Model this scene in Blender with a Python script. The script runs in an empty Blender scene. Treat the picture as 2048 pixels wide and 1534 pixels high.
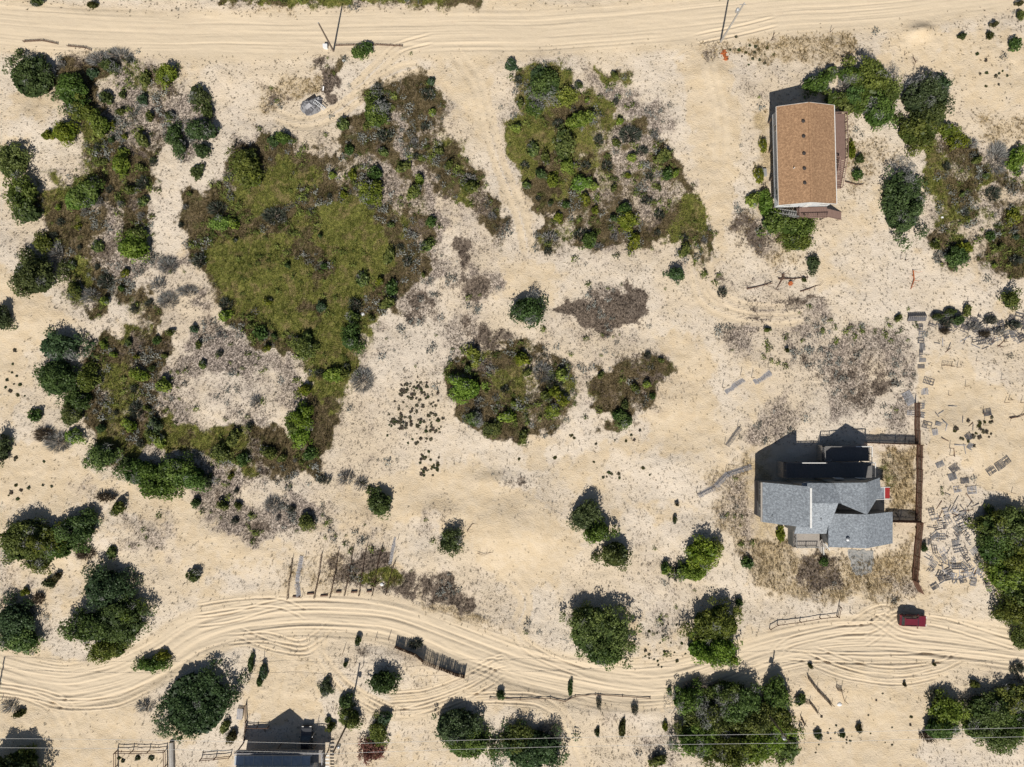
import bpy, math, random
import numpy as np
from mathutils import Vector, Matrix

# ------------------------------------------------------------------ camera, sky, sun, exposure
H = 120.0                                   # camera height above the sand (m)
FPX = 1365.0                                # focal length in photograph pixels (2048 wide)
S = H / FPX                                 # metres per photograph pixel on the ground
scene = bpy.context.scene
col = bpy.context.collection
cam_d = bpy.data.cameras.new('camera'); cam = bpy.data.objects.new('camera', cam_d); col.objects.link(cam)
cam.location = (0, 0, H); cam.rotation_euler = (0, 0, 0)
cam_d.sensor_width = 36.0; cam_d.lens = 36.0 * FPX / 2048.0; cam_d.clip_end = 5000; cam_d.clip_start = 1
scene.camera = cam
SUN_ELEV = 48.0; SHADOW_TILT = 10.5         # shadows fall to +y, tilted towards +x
ta = math.radians(SHADOW_TILT); ce = math.cos(math.radians(SUN_ELEV)); se = math.sin(math.radians(SUN_ELEV))
sun_dir = Vector((math.sin(ta) * ce, math.cos(ta) * ce, -se))      # travel direction of the light
world = bpy.data.worlds.new('World'); scene.world = world; world.use_nodes = True
wn = world.node_tree.nodes; wl = world.node_tree.links
sky = wn.new('ShaderNodeTexSky'); sky.sky_type = 'NISHITA'; sky.sun_disc = False
sky.sun_elevation = math.radians(SUN_ELEV)
sky.sun_rotation = math.radians(180.0 + SHADOW_TILT)
wl.new(sky.outputs[0], wn['Background'].inputs[0]); wn['Background'].inputs[1].default_value = 0.05
sun_d = bpy.data.lights.new('sun', 'SUN'); sun_d.energy = 5.0; sun_d.angle = math.radians(0.5); sun_d.color = (1.0, 0.95, 0.87)
sun = bpy.data.objects.new('sun', sun_d); col.objects.link(sun)
sun.rotation_euler = sun_dir.to_track_quat('-Z', 'Y').to_euler(); sun.location = (-20, -80, 150)
vs = scene.view_settings
vs.view_transform = 'Standard'; vs.look = 'None'; vs.exposure = 0.02; vs.gamma = 1.0; vs.use_curve_mapping = False

# ------------------------------------------------------------------ helpers
rng = np.random.default_rng(7)
random.seed(7)

def W(px, py, z=0.0):
    """photograph pixel at height z -> world xy"""
    k = S * (1 - z / H)
    return (px - 1024.0) * k, (767.0 - py) * k

def tag(o, label=None, cat=None, group=None, kind=None):
    if label: o['label'] = label
    if cat: o['category'] = cat
    if group: o['group'] = group
    if kind: o['kind'] = kind
    return o

def link(name, data=None, parent=None):
    o = bpy.data.objects.new(name, data); col.objects.link(o)
    if parent is not None: o.parent = parent
    return o

def empty(name, loc, rz=0.0, label=None, cat=None, group=None):
    o = link(name); o.location = loc; o.rotation_euler = (0, 0, rz); o.empty_display_size = 0.3
    return tag(o, label, cat, group)

def np_mesh(name, V, F, mat=None, smooth=False):
    """V (n,3), F (m,k) arrays -> mesh, fast"""
    V = np.ascontiguousarray(V, dtype=np.float32); F = np.ascontiguousarray(F, dtype=np.int32)
    me = bpy.data.meshes.new(name); n, k = F.shape
    me.vertices.add(len(V)); me.vertices.foreach_set('co', V.ravel())
    me.loops.add(n * k); me.loops.foreach_set('vertex_index', F.ravel())
    me.polygons.add(n); me.polygons.foreach_set('loop_start', np.arange(0, n * k, k, dtype=np.int32))
    if smooth: me.polygons.foreach_set('use_smooth', np.ones(n, dtype=bool))
    me.update(calc_edges=True)
    if mat: me.materials.append(mat)
    return me

class MB:
    """collects boxes, bars, prisms; build() links ONE mesh object"""
    def __init__(s): s.v = []; s.f = []
    def add(s, V, F):
        b = len(s.v); s.v += [tuple(p) for p in V]; s.f += [tuple(i + b for i in f) for f in F]; return s
    def box(s, x0, x1, y0, y1, z0, z1):
        return s.add([(x0,y0,z0),(x1,y0,z0),(x1,y1,z0),(x0,y1,z0),(x0,y0,z1),(x1,y0,z1),(x1,y1,z1),(x0,y1,z1)],
                     [(3,2,1,0),(4,5,6,7),(0,1,5,4),(1,2,6,5),(2,3,7,6),(3,0,4,7)])
    def bar(s, a, b, w=0.1, h=None, n=4, w2=None):
        """prism from a to b with n sides"""
        a = Vector(a); b = Vector(b); d = b - a
        if d.length < 1e-6: return s
        d.normalize(); u = d.cross(Vector((0, 0, 1)))
        if u.length < 1e-3: u = Vector((1, 0, 0))
        u.normalize(); v = u.cross(d); h = w if h is None else h; w2 = w if w2 is None else w2
        V = []
        for p, k in ((a, 1.0), (b, w2 / w)):
            for i in range(n):
                t = 2 * math.pi * (i + 0.5) / n; r = 0.7071 if n == 4 else 0.5
                V.append(p + u * (math.cos(t) * w * r * k) + v * (math.sin(t) * h * r * k))
        F = [tuple(range(n - 1, -1, -1)), tuple(range(n, 2 * n))] + [(i, (i + 1) % n, n + (i + 1) % n, n + i) for i in range(n)]
        return s.add(V, F)
    def tube(s, pts, r, n=6, r2=None):
        r2 = r if r2 is None else r2; pts = [Vector(p) for p in pts]; m = len(pts); V = []
        for j, p in enumerate(pts):
            d = (pts[min(j + 1, m - 1)] - pts[max(j - 1, 0)]).normalized()
            u = d.cross(Vector((0.03, 0.05, 1))); u.normalize(); v = u.cross(d)
            rr = r + (r2 - r) * j / max(1, m - 1)
            for i in range(n):
                t = 2 * math.pi * i / n; V.append(p + u * math.cos(t) * rr + v * math.sin(t) * rr)
        F = [(j * n + i, j * n + (i + 1) % n, (j + 1) * n + (i + 1) % n, (j + 1) * n + i) for j in range(m - 1) for i in range(n)]
        F += [tuple(range(n - 1, -1, -1)), tuple(range((m - 1) * n, m * n))]
        return s.add(V, F)
    def lathe(s, c, prof, n=12):
        """prof [(r,z)...] about the vertical through c"""
        V = []
        for r, z in prof:
            for i in range(n):
                t = 2 * math.pi * i / n; V.append((c[0] + math.cos(t) * r, c[1] + math.sin(t) * r, c[2] + z))
        m = len(prof)
        F = [(j * n + i, j * n + (i + 1) % n, (j + 1) * n + (i + 1) % n, (j + 1) * n + i) for j in range(m - 1) for i in range(n)]
        F += [tuple(range(n - 1, -1, -1)), tuple(range((m - 1) * n, m * n))]
        return s.add(V, F)
    def slab(s, pts, th):
        """polygon of 3-D points given thickness th straight down"""
        n = len(pts); V = list(pts) + [(p[0], p[1], p[2] - th) for p in pts]
        return s.add(V, [tuple(range(n)), tuple(range(2 * n - 1, n - 1, -1))] + [(i, i + n, (i + 1) % n + n, (i + 1) % n) for i in range(n)])
    def walls(s, pts, z0):
        """closed wall ring: pts (x,y,ztop) in order, down to z0, with a floor"""
        n = len(pts); V = list(pts) + [(p[0], p[1], z0) for p in pts]
        return s.add(V, [(i, (i + 1) % n, (i + 1) % n + n, i + n) for i in range(n)] + [tuple(range(n)), tuple(range(2 * n - 1, n - 1, -1))])
    def mesh(s, name, mat=None, smooth=False):
        me = bpy.data.meshes.new(name); me.from_pydata([tuple(p) for p in s.v], [], s.f); me.update()
        if smooth:
            for p in me.polygons: p.use_smooth = True
        if mat: me.materials.append(mat)
        return me
    def build(s, name, mat=None, parent=None, smooth=False):
        return link(name, s.mesh(name, mat, smooth), parent)

# ------------------------------------------------------------------ noise in numpy
def vnoise(x, y, seed=0):
    """smooth value noise, 0..1"""
    xi = np.floor(x).astype(np.int64); yi = np.floor(y).astype(np.int64)
    fx = x - xi; fy = y - yi
    fx = fx * fx * (3 - 2 * fx); fy = fy * fy * (3 - 2 * fy)
    def hsh(a, b):
        n = (a * 374761393 + b * 668265263 + seed * 1442695041) & 0xFFFFFFFF
        n = ((n ^ (n >> 13)) * 1274126177) & 0xFFFFFFFF
        n = ((n ^ (n >> 16)) * 2246822519) & 0xFFFFFFFF
        return (n ^ (n >> 15)) / 4294967295.0
    return (hsh(xi, yi) * (1 - fx) + hsh(xi + 1, yi) * fx) * (1 - fy) + (hsh(xi, yi + 1) * (1 - fx) + hsh(xi + 1, yi + 1) * fx) * fy

def fbm(x, y, oct=4, seed=0, gain=0.5):
    t = np.zeros_like(x, dtype=np.float64); a = 1.0; tot = 0
    for i in range(oct):
        t += a * vnoise(x * 2 ** i + 17.3 * i, y * 2 ** i - 9.1 * i, seed + i); tot += a; a *= gain
    return t / tot

def sstep(a, b, x):
    t = np.clip((x - a) / (b - a), 0, 1); return t * t * (3 - 2 * t)

# ------------------------------------------------------------------ materials
def mat_new(name):
    m = bpy.data.materials.new(name); m.use_nodes = True
    nt = m.node_tree; return m, nt, nt.nodes['Principled BSDF']

class NT:
    """tiny node-writing helper"""
    def __init__(s, nt): s.nt = nt
    def n(s, t, **k):
        o = s.nt.nodes.new(t)
        for a, b in k.items(): setattr(o, a, b)
        return o
    def put(s, sock, v):
        if hasattr(v, 'links') or isinstance(v, bpy.types.NodeSocket): s.nt.links.new(v, sock)
        else:
            try: sock.default_value = v
            except Exception: sock.default_value = tuple(v)[:len(sock.default_value)]
    def math(s, op, a, b=0.0, c=0.0, clamp=False):
        o = s.n('ShaderNodeMath', operation=op, use_clamp=clamp)
        for i, v in enumerate((a, b, c)): s.put(o.inputs[i], v)
        return o.outputs[0]
    def mix(s, f, a, b, blend='MIX'):
        o = s.n('ShaderNodeMix', data_type='RGBA', blend_type=blend)
        s.put(o.inputs[0], f); s.put(o.inputs[6], a if not isinstance(a, tuple) else (*a, 1)[:4]); s.put(o.inputs[7], b if not isinstance(b, tuple) else (*b, 1)[:4])
        return o.outputs[2]
    def noise(s, vec, scale, detail=2.0, rough=0.5, dist=0.0):
        o = s.n('ShaderNodeTexNoise'); s.put(o.inputs['Vector'], vec); s.put(o.inputs['Scale'], scale)
        o.inputs['Detail'].default_value = detail; o.inputs['Roughness'].default_value = rough; o.inputs['Distortion'].default_value = dist
        return o.outputs[0]
    def ramp(s, f, a, b):
        o = s.n('ShaderNodeMapRange', interpolation_type='SMOOTHSTEP'); s.put(o.inputs[0], f); s.put(o.inputs[1], a); s.put(o.inputs[2], b)
        return o.outputs[0]
    def pos(s): return s.n('ShaderNodeNewGeometry').outputs['Position']
    def attr(s, name, typ='GEOMETRY'):
        o = s.n('ShaderNodeAttribute', attribute_name=name, attribute_type=typ); return o
    def stretch(s, vec, sx, sy, sz):
        o = s.n('ShaderNodeMapping'); s.put(o.inputs[0], vec); o.inputs[3].default_value = (sx, sy, sz); return o.outputs[0]

MATS = {}
def simple(name, c1, c2=None, scale=4.0, rough=0.8, metal=0.0, stretch=None, bump=0.0, spec=0.3, detail=3.0, coat=0.0):
    """two-tone noise-mottled procedural material"""
    if name in MATS: return MATS[name]
    m, nt, b = mat_new(name); t = NT(nt)
    c2 = c2 or tuple(v * 0.7 for v in c1)
    vec = t.n('ShaderNodeTexCoord').outputs['Object']
    if stretch: vec = t.stretch(vec, *stretch)
    f = t.noise(vec, scale, detail, 0.6)
    t.put(b.inputs['Base Color'], t.mix(t.ramp(f, 0.3, 0.7), c1, c2))
    b.inputs['Roughness'].default_value = rough; b.inputs['Metallic'].default_value = metal
    b.inputs['Specular IOR Level'].default_value = spec; b.inputs['Coat Weight'].default_value = coat
    if bump:
        bp = t.n('ShaderNodeBump'); bp.inputs['Strength'].default_value = 0.6; bp.inputs['Distance'].default_value = bump
        t.put(bp.inputs['Height'], t.noise(vec, scale * 3, 2)); nt.links.new(bp.outputs[0], b.inputs['Normal'])
    MATS[name] = m; return m

# ------------------------------------------------------------------ ground: what grows where (polygons in photograph pixels)
# kinds: C clean sand, S speckled sand, G green grass, O olive-brown grass, H heath (twiggy litter), D dark dry patch, also one dune hollow's painted shading, T straw
KIND = 'CSGOHDT'
REG = [
 ('C', .85, 45, [(690,960),(850,930),(1000,960),(1100,1010),(1140,1100),(1110,1180),(1000,1160),(940,1110),(850,1020),(760,1080),(680,1090)]),
 ('C', .9, 30, [(1360,90),(1450,120),(1480,200),(1480,300),(1460,420),(1440,540),(1425,540),(1415,420),(1400,300),(1370,200)]),
 ('C', .7, 40, [(1290,660),(1420,680),(1440,850),(1380,900),(1300,900),(1150,960),(1120,930),(1300,860),(1340,760)]),
 ('C', .9, 30, [(1850,755),(1900,740),(2048,800),(2120,900),(2100,990),(1960,980),(1940,930),(1850,900)]),
 ('C', .9, 40, [(-60,470),(30,560),(80,590),(150,640),(60,690),(40,760),(-60,780)]),
 ('C', .6, 40, [(-60,860),(120,890),(230,950),(400,1030),(600,1090),(640,1100),(560,1130),(380,1110),(240,1010),(120,990),(-60,990)]),
 ('C', .75, 45, [(1600,1310),(1900,1320),(1870,1400),(1790,1560),(1600,1560),(1570,1420)]),
 ('C', .8, 30, [(-60,1300),(140,1330),(260,1370),(300,1400),(230,1560),(-60,1560)]),
 ('C', .7, 30, [(540,1290),(640,1290),(640,1440),(480,1440),(500,1380)]),
 ('C', .8, 30, [(760,1390),(880,1370),(1000,1370),(1060,1380),(960,1400),(800,1420)]),
 ('C', .6, 40, [(960,480),(1130,550),(1110,620),(1000,600),(930,570)]),
 ('C', .7, 40, [(880,140),(960,130),(1000,260),(960,300),(920,250)]),
 ('C', .6, 50, [(1720,140),(1800,50),(2100,60),(2100,230),(1960,230),(1920,160)]),
 ('C', .7, 40, [(60,150),(110,190),(150,220),(110,240),(60,220),(20,220)]),
 ('S', .9, 20, [(160,270),(90,280),(60,320),(80,370),(150,350)]),
 # left block
 ('O', .95, 16, [(110,115),(200,88),(262,115),(300,140),(350,150),(372,200),(330,240),(335,280),(300,330),(300,400),(300,470),(280,540),(240,600),(200,640),(150,600),(120,520),(85,440),(60,410),(80,370),(155,350),(160,270),(110,200)]),
 ('H', .75, 25, [(190,150),(260,160),(310,200),(290,290),(240,300),(190,250)]),
 ('H', .8, 20, [(190,410),(245,415),(245,480),(205,490)]),
 ('G', .6, 14, [(95,420),(150,480),(195,540),(180,570),(120,500)]),
 ('H', .8, 22, [(330,180),(430,220),(450,290),(350,330),(325,260)]),
 ('S', .85, 14, [(345,330),(440,245),(480,290),(440,340),(400,380),(350,470),(335,520),(295,520),(310,430),(320,370)]),
 ('O', .97, 18, [(470,270),(560,275),(600,305),(660,300),(690,230),(760,250),(830,330),(860,400),(885,470),(870,560),(800,620),(750,660),(720,720),(690,790),(660,880),(635,950),(590,940),(600,850),(605,760),(590,700),(510,690),(450,640),(430,590),(390,530),(365,470),(375,400),(450,350)]),
 ('H', .55, 18, [(660,310),(760,320),(840,360),(860,440),(790,440),(700,400),(650,360)]),
 ('O', .95, 18, [(165,690),(240,660),(320,650),(350,690),(320,760),(330,830),(400,850),(480,840),(560,850),(610,900),(600,950),(520,970),(430,935),(340,890),(230,930),(180,890),(165,790)]),
 ('G', .55, 25, [(235,700),(290,740),(280,830),(240,870),(200,830),(205,740)]),
 ('G', .97, 26, [(530,310),(600,325),(650,360),(700,385),(760,410),(810,450),(830,510),(790,570),(730,610),(700,680),(680,760),(655,860),(630,910),(625,820),(650,740),(640,690),(560,660),(500,640),(450,590),(415,540),(395,470),(410,430),(470,390),(510,350)]),
 ('O', .5, 20, [(520,400),(560,390),(590,420),(570,470),(530,470)]),
 ('H', .95, 25, [(220,500),(310,510),(390,530),(440,600),(450,650),(520,700),(600,710),(610,780),(560,850),(440,850),(350,840),(325,770),(350,700),(310,650),(210,640)]),
 ('O', .7, 22, [(230,560),(290,570),(330,640),(290,650),(230,610)]),
 ('S', .5, 26, [(350,750),(470,750),(590,725),(570,820),(470,845),(390,845),(340,800)]),
 ('S', .45, 18, [(330,590),(400,600),(410,660),(350,650)]),
 ('H', .97, 22, [(355,930),(480,950),(600,950),(645,970),(650,1010),(600,1060),(520,1090),(460,1060),(400,1015)]),
 ('D', .45, 16, [(490,1030),(520,1000),(560,1020),(580,1060),(530,1085),(490,1070)]),
 ('S', .9, 14, [(480,965),(560,950),(570,1000),(520,1020),(490,1000)]),
 ('H', .9, 18, [(840,360),(890,370),(900,420),(935,460),(990,500),(1005,560),(965,600),(900,590),(870,640),(820,650),(790,640),(840,560),(870,480)]),
 ('S', .8, 14, [(900,440),(940,450),(1000,510),(1005,550),(960,540),(900,500)]),
 ('D', .6, 12, [(895,480),(935,470),(950,520),(915,535)]),
 ('D', .65, 12, [(920,560),(975,555),(975,590),(930,595)]),
 ('D', .7, 16, [(790,590),(860,590),(895,630),(850,655),(800,640)]),
 ('S', .9, 6, [(876,370),(892,372),(902,440),(900,500),(890,500),(886,430)]),
 ('O', .95, 14, [(700,240),(720,200),(790,160),(860,150),(885,200),(890,250),(930,310),(990,390),(1028,460),(1015,495),(990,475),(940,420),(890,390),(850,350),(800,280),(760,250)]),
 ('H', .75, 12, [(770,205),(805,255),(850,340),(880,385),(850,370),(790,290)]),
 ('D', .35, 14, [(900,340),(960,380),(1010,440),(1000,470),(940,420)]),
 # centre block
 ('H', .75, 25, [(1185,165),(1260,165),(1330,210),(1350,300),(1280,240),(1210,210)]),
 ('O', .97, 13, [(1045,140),(1130,125),(1150,160),(1190,190),(1240,240),(1290,240),(1330,290),(1370,350),(1400,400),(1416,450),(1418,540),(1395,560),(1370,500),(1310,480),(1270,495),(1200,500),(1120,500),(1085,500),(1080,440),(1060,390),(1020,320),(1010,280),(1030,230),(1025,190)]),
 ('H', .5, 25, [(1190,240),(1300,270),(1370,370),(1330,450),(1290,470),(1260,380),(1200,320)]),
 ('H', .5, 20, [(1085,420),(1180,430),(1190,500),(1100,500)]),
 ('G', .3, 25, [(1370,400),(1410,420),(1418,530),(1380,500)]),
 ('O', .9, 8, [(1192,142),(1240,132),(1285,142),(1265,160),(1195,163)]),
 ('D', .97, 26, [(1112,622),(1150,590),(1200,582),(1240,580),(1265,562),(1292,585),(1292,640),(1250,652),(1180,662),(1145,640)]),
 ('D', .7, 6, [(1088,612),(1120,622),(1150,632),(1120,634),(1090,620)]),
 ('H', .4, 25, [(1080,640),(1200,670),(1300,650),(1260,700),(1150,690)]),
 ('D', .6, 18, [(885,640),(950,635),(1020,670),(1000,700),(920,700),(890,700)]),
 ('O', .97, 14, [(888,740),(920,700),(960,685),(1050,692),(1120,710),(1150,740),(1146,800),(1120,850),(1090,870),(1040,885),(960,870),(910,820),(888,780)]),
 ('H', .4, 18, [(1040,700),(1140,720),(1150,830),(1080,880),(1060,800)]),
 ('O', .97, 16, [(1170,798),(1194,742),(1236,712),(1300,716),(1350,742),(1320,796),(1288,838),(1250,866),(1206,842),(1184,820)]),
 ('D', .35, 12, [(1185,790),(1210,745),(1300,735),(1330,750),(1280,820),(1240,845),(1205,825)]),
 ('D', .3, 16, [(990,945),(1050,940),(1090,970),(1060,985),(1010,970)]),
 ('D', .3, 14, [(840,1005),(880,1000),(930,1035),(920,1060),(880,1040)]),  # dark cover here paints in the shading of the dune hollow
 ('H', .5, 18, [(840,1020),(890,1030),(890,1080),(850,1080)]),
 ('H', .3, 22, [(620,990),(720,1010),(800,1090),(700,1110),(600,1090)]),
 ('H', .35, 30, [(640,880),(720,860),(740,960),(660,1000),(630,960)]),
 ('D', .35, 14, [(690,890),(710,880),(705,950),(690,975),(670,970)]),
 # right
 ('O', .95, 16, [(1850,290),(1900,280),(1960,300),(1990,350),(2060,350),(2110,370),(2110,555),(1990,548),(1940,520),(1895,535),(1868,500),(1855,400)]),
 ('C', .8, 14, [(1975,385),(2060,370),(2060,400),(1990,410)]),
 ('H', .6, 20, [(1870,440),(1930,430),(1990,430),(1990,500),(1950,500),(1900,460)]),
 ('G', .25, 30, [(1860,300),(1960,310),(1960,400),(1870,420)]),
 ('T', .7, 12, [(1512,230),(1545,225),(1548,430),(1520,430),(1508,330)]),
 ('T', .5, 16, [(1460,440),(1500,425),(1560,470),(1600,490),(1620,510),(1540,540),(1470,480)]),
 ('D', .6, 14, [(1462,440),(1490,425),(1530,460),(1560,500),(1520,530),(1480,490)]),
 ('D', .5, 10, [(1420,520),(1440,530),(1465,565),(1450,575),(1425,550)]),
 ('D', .65, 14, [(1470,615),(1540,618),(1625,592),(1642,610),(1600,632),(1500,636)]),
 ('H', .7, 26, [(1440,650),(1560,615),(1640,610),(1700,650),(1800,650),(1835,700),(1838,800),(1820,870),(1730,835),(1600,845),(1520,900),(1480,900),(1500,850),(1570,790),(1530,720),(1450,705)]),
 ('D', .35, 20, [(1640,690),(1760,680),(1800,760),(1740,830),(1660,800),(1600,740)]),
 ('H', .5, 18, [(1530,650),(1640,650),(1660,690),(1540,700)]),
 ('T', .45, 20, [(1640,170),(1700,260),(1780,280),(1800,330),(1760,330),(1700,400),(1690,330)]),
 ('T', .65, 24, [(1420,960),(1500,905),(1545,900),(1560,1050),(1600,1110),(1700,1110),(1800,1100),(1830,1050),(1835,1190),(1780,1205),(1650,1200),(1540,1185),(1480,1110),(1430,1015)]),
 ('H', .6, 22, [(1420,970),(1490,930),(1520,1060),(1500,1110),(1450,1030)]),
 ('D', .55, 14, [(1600,1115),(1690,1108),(1692,1165),(1645,1190),(1600,1160)]),
 ('D', .6, 12, [(1770,1150),(1825,1140),(1842,1188),(1800,1202)]),
 ('T', .85, 12, [(1755,888),(1832,888),(1832,1022),(1790,1022),(1770,970),(1760,930)]),
 ('O', .6, 12, [(1752,890),(1795,905),(1805,950),(1770,970),(1756,930)]),
 ('H', .3, 25, [(1300,1210),(1380,1210),(1390,1340),(1290,1350)]),
 ('D', .65, 14, [(640,1150),(690,1105),(720,1088),(775,1100),(800,1150),(870,1150),(930,1180),(970,1205),(950,1235),(880,1208),(800,1190),(700,1180)]),
 ('G', .75, 12, [(690,1165),(735,1145),(790,1140),(805,1170),(760,1182)]),
 ('T', .6, 14, [(830,1200),(960,1230),(1000,1250),(960,1260),(860,1230)]),
 ('T', .35, 30, [(560,1130),(700,1090),(700,1200),(560,1200)]),
 # upper edge and the scrap heap
 ('O', .97, 5, [(420,-60),(970,-60),(960,6),(900,18),(770,12),(640,20),(500,16),(430,10)]),
 ('G', .7, 6, [(500,-60),(880,-60),(880,8),(770,6),(640,12),(510,10)]),
 ('T', .6, 8, [(500,20),(595,14),(600,30),(505,32)]),
 ('T', .6, 14, [(505,165),(560,160),(640,125),(660,150),(600,200),(560,220),(515,200)]),
 ('D', .5, 10, [(505,165),(535,165),(570,190),(580,215),(530,195)]),
 ('D', .6, 12, [(450,60),(560,65),(555,95),(480,90)]),
 ('O', .8, 10, [(622,120),(690,108),(702,125),(668,150),(640,160)]),
 ('D', .75, 10, [(630,130),(665,150),(682,200),(655,208),(634,165)]),
 ('T', .55, 14, [(1385,105),(1460,80),(1700,60),(1730,110),(1640,130),(1500,112),(1420,120)]),
 ('D', .4, 14, [(1385,105),(1440,85),(1470,95),(1400,120)]),
 ('H', .4, 14, [(1475,165),(1535,170),(1535,200),(1480,195)]),
 ('T', .4, 24, [(1960,230),(2060,230),(2060,280),(1980,290)]),
 ('H', .35, 25, [(0,1090),(60,1150),(110,1280),(60,1300),(-60,1280),(-60,1120)]),
 ('H', .45, 25, [(150,960),(200,965),(340,1040),(360,1130),(240,1100),(180,1020)]),
 ('H', .4, 25, [(1180,1420),(1350,1440),(1360,1534),(1300,1560),(1250,1480)]),
 ('D', .35, 16, [(700,1290),(800,1280),(790,1320),(710,1320)]),
 ('H', .4, 20, [(1950,1310),(2080,1330),(2080,1380),(1960,1340)]),
]
CW = 0.6
cgx = np.arange(-125, 125, CW); cgy = np.arange(-105, 105, CW)
CX, CY = np.meshgrid(cgx, cgy)

def poly_sd(P, X, Y):
    """signed distance (m), positive inside"""
    d2 = np.full(X.shape, 1e9); ins = np.zeros(X.shape, bool); n = len(P)
    for i in range(n):
        x0, y0 = P[i]; x1, y1 = P[(i + 1) % n]; dx, dy = x1 - x0, y1 - y0
        t = np.clip(((X - x0) * dx + (Y - y0) * dy) / (dx * dx + dy * dy + 1e-9), 0, 1)
        d2 = np.minimum(d2, (X - x0 - t * dx) ** 2 + (Y - y0 - t * dy) ** 2)
        c = (y0 > Y) != (y1 > Y)
        if y1 != y0: ins ^= c & (X < (x1 - x0) * (Y - y0) / (y1 - y0) + x0)
    return np.where(ins, 1, -1) * np.sqrt(d2)

def far_default(x, y):
    return fbm(x * 0.03, y * 0.03, 4, 55)
Wt = np.zeros((len(KIND),) + CX.shape)
Wt[1] = 1.0
nz = fbm(CX * 0.09, CY * 0.09, 3, 21)
f = 0.22 * sstep(.45, .70, nz); Wt[4] += f; Wt[1] -= f
f = 0.5 * sstep(.5, .3, nz); Wt[0] += f * Wt[1]; Wt[1] *= 1 - f
out = np.maximum(np.abs(CX) - 95, np.abs(CY) - 72)                 # the country goes on outside the frame in the same way
fo = sstep(0, 6, out) * sstep(.48, .56, far_default(CX, CY)) * .9
Wt *= (1 - fo)[None]; Wt[3] += fo
for k, st, soft, P in REG:
    P = [W(*p) for p in P]; sd = poly_sd(P, CX, CY); s = soft * S
    w = st * sstep(-s * .6 - .3, s * .6 + .3, sd)
    Wt *= (1 - w)[None]; Wt[KIND.index(k)] += w

def box_blur(A, r):
    for ax in (0, 1):
        P = np.pad(A, [(r + 1, r) if a == ax else (0, 0) for a in (0, 1)], mode='edge'); c = np.cumsum(P, ax)
        A = (np.take(c, range(2 * r + 1, c.shape[ax]), ax) - np.take(c, range(0, c.shape[ax] - 2 * r - 1), ax)) / (2 * r + 1)
    return A
veg = Wt[2] + Wt[3] + .8 * Wt[5]
halo = np.clip(1.7 * box_blur(box_blur(veg, 4), 4), 0, 1) * sstep(.25, .6, fbm(CX * .15, CY * .15, 4, 91))    # heath and litter fringe round the grass
for k_, f_ in ((1, .72), (0, .35)):
    d_ = Wt[k_] * halo * f_; Wt[k_] -= d_; Wt[4] += d_
def shift(a, b, amt):
    global Wt
    d = Wt[a] * amt; Wt[a] -= d; Wt[b] += d
shift(3, 4, .42 * sstep(.52, .66, fbm(CX * .13, CY * .13, 4, 81)))          # twiggy gaps in the olive grass
shift(3, 2, .7 * sstep(.47, .62, fbm(CX * .10, CY * .10, 4, 82)))          # greener parts
shift(3, 5, .6 * sstep(.56, .70, fbm(CX * .21, CY * .21, 3, 83)))
shift(2, 3, .8 * sstep(.49, .62, fbm(CX * .14, CY * .14, 4, 84)))
shift(4, 1, .7 * sstep(.50, .66, fbm(CX * .17, CY * .17, 4, 85)))
shift(4, 5, .45 * sstep(.56, .70, fbm(CX * .19, CY * .19, 4, 86)))
shift(5, 4, .6 * sstep(.50, .68, fbm(CX * .2, CY * .2, 4, 87)))

def bil(A, gx0, gy0, st, x, y):
    fx = np.clip((x - gx0) / st, 0, A.shape[-1] - 1.001); fy = np.clip((y - gy0) / st, 0, A.shape[-2] - 1.001)
    i = fx.astype(int); j = fy.astype(int); fx = fx - i; fy = fy - j
    return (A[..., j, i] * (1 - fx) + A[..., j, i + 1] * fx) * (1 - fy) + (A[..., j + 1, i] * (1 - fx) + A[..., j + 1, i + 1] * fx) * fy

def weights(x, y):
    """ground-cover weights (7,n) at world points, with ragged edges"""
    wx = x + 2.6 * (fbm(x * .35, y * .35, 4, 31, .6) - .5) * 2; wy = y + 3.0 * (fbm(x * .35, y * .35, 4, 47, .6) - .5) * 2
    A = bil(Wt, cgx[0], cgy[0], CW, wx, wy)
    mod = np.stack([np.clip(.35 + 2.3 * (fbm(x * .6, y * .6, 4, 60 + 5 * i, .7) - .22), .1, 3) for i in range(len(KIND))])
    B = (A * mod) ** 1.6
    return B / (B.sum(0)[None] + 1e-9)

# ------------------------------------------------------------------ roads and tyre tracks
def spline(P, n=14):
    """Catmull-Rom through photograph pixels -> dense world polyline"""
    P = [P[0]] + list(P) + [P[-1]]; out = []
    for i in range(1, len(P) - 2):
        p0, p1, p2, p3 = (np.array(P[j], float) for j in (i - 1, i, i + 1, i + 2))
        for t in np.arange(n) / n:
            out.append(.5 * ((2 * p1) + (-p0 + p2) * t + (2 * p0 - 5 * p1 + 4 * p2 - p3) * t * t + (-p0 + 3 * p1 - 3 * p2 + p3) * t ** 3))
    out.append(np.array(P[-2], float)); out = np.array(out)
    return np.stack(W(out[:, 0], out[:, 1]), 1)

ROAD_N = [(-300,48),(-60,50),(200,60),(500,68),(800,62),(1100,60),(1400,42),(1700,18),(1900,-8),(2150,-40),(2350,-70)]
ROAD_S = [(-300,1330),(-60,1345),(60,1362),(150,1375),(240,1357),(320,1318),(390,1272),(470,1246),(560,1232),(650,1230),(760,1240),(860,1268),(950,1300),(1050,1335),(1150,1362),(1250,1374),(1340,1370),(1430,1345),(1520,1312),(1620,1288),(1730,1276),(1820,1280),(1930,1292),(2060,1312),(2200,1335),(2350,1350)]
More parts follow.
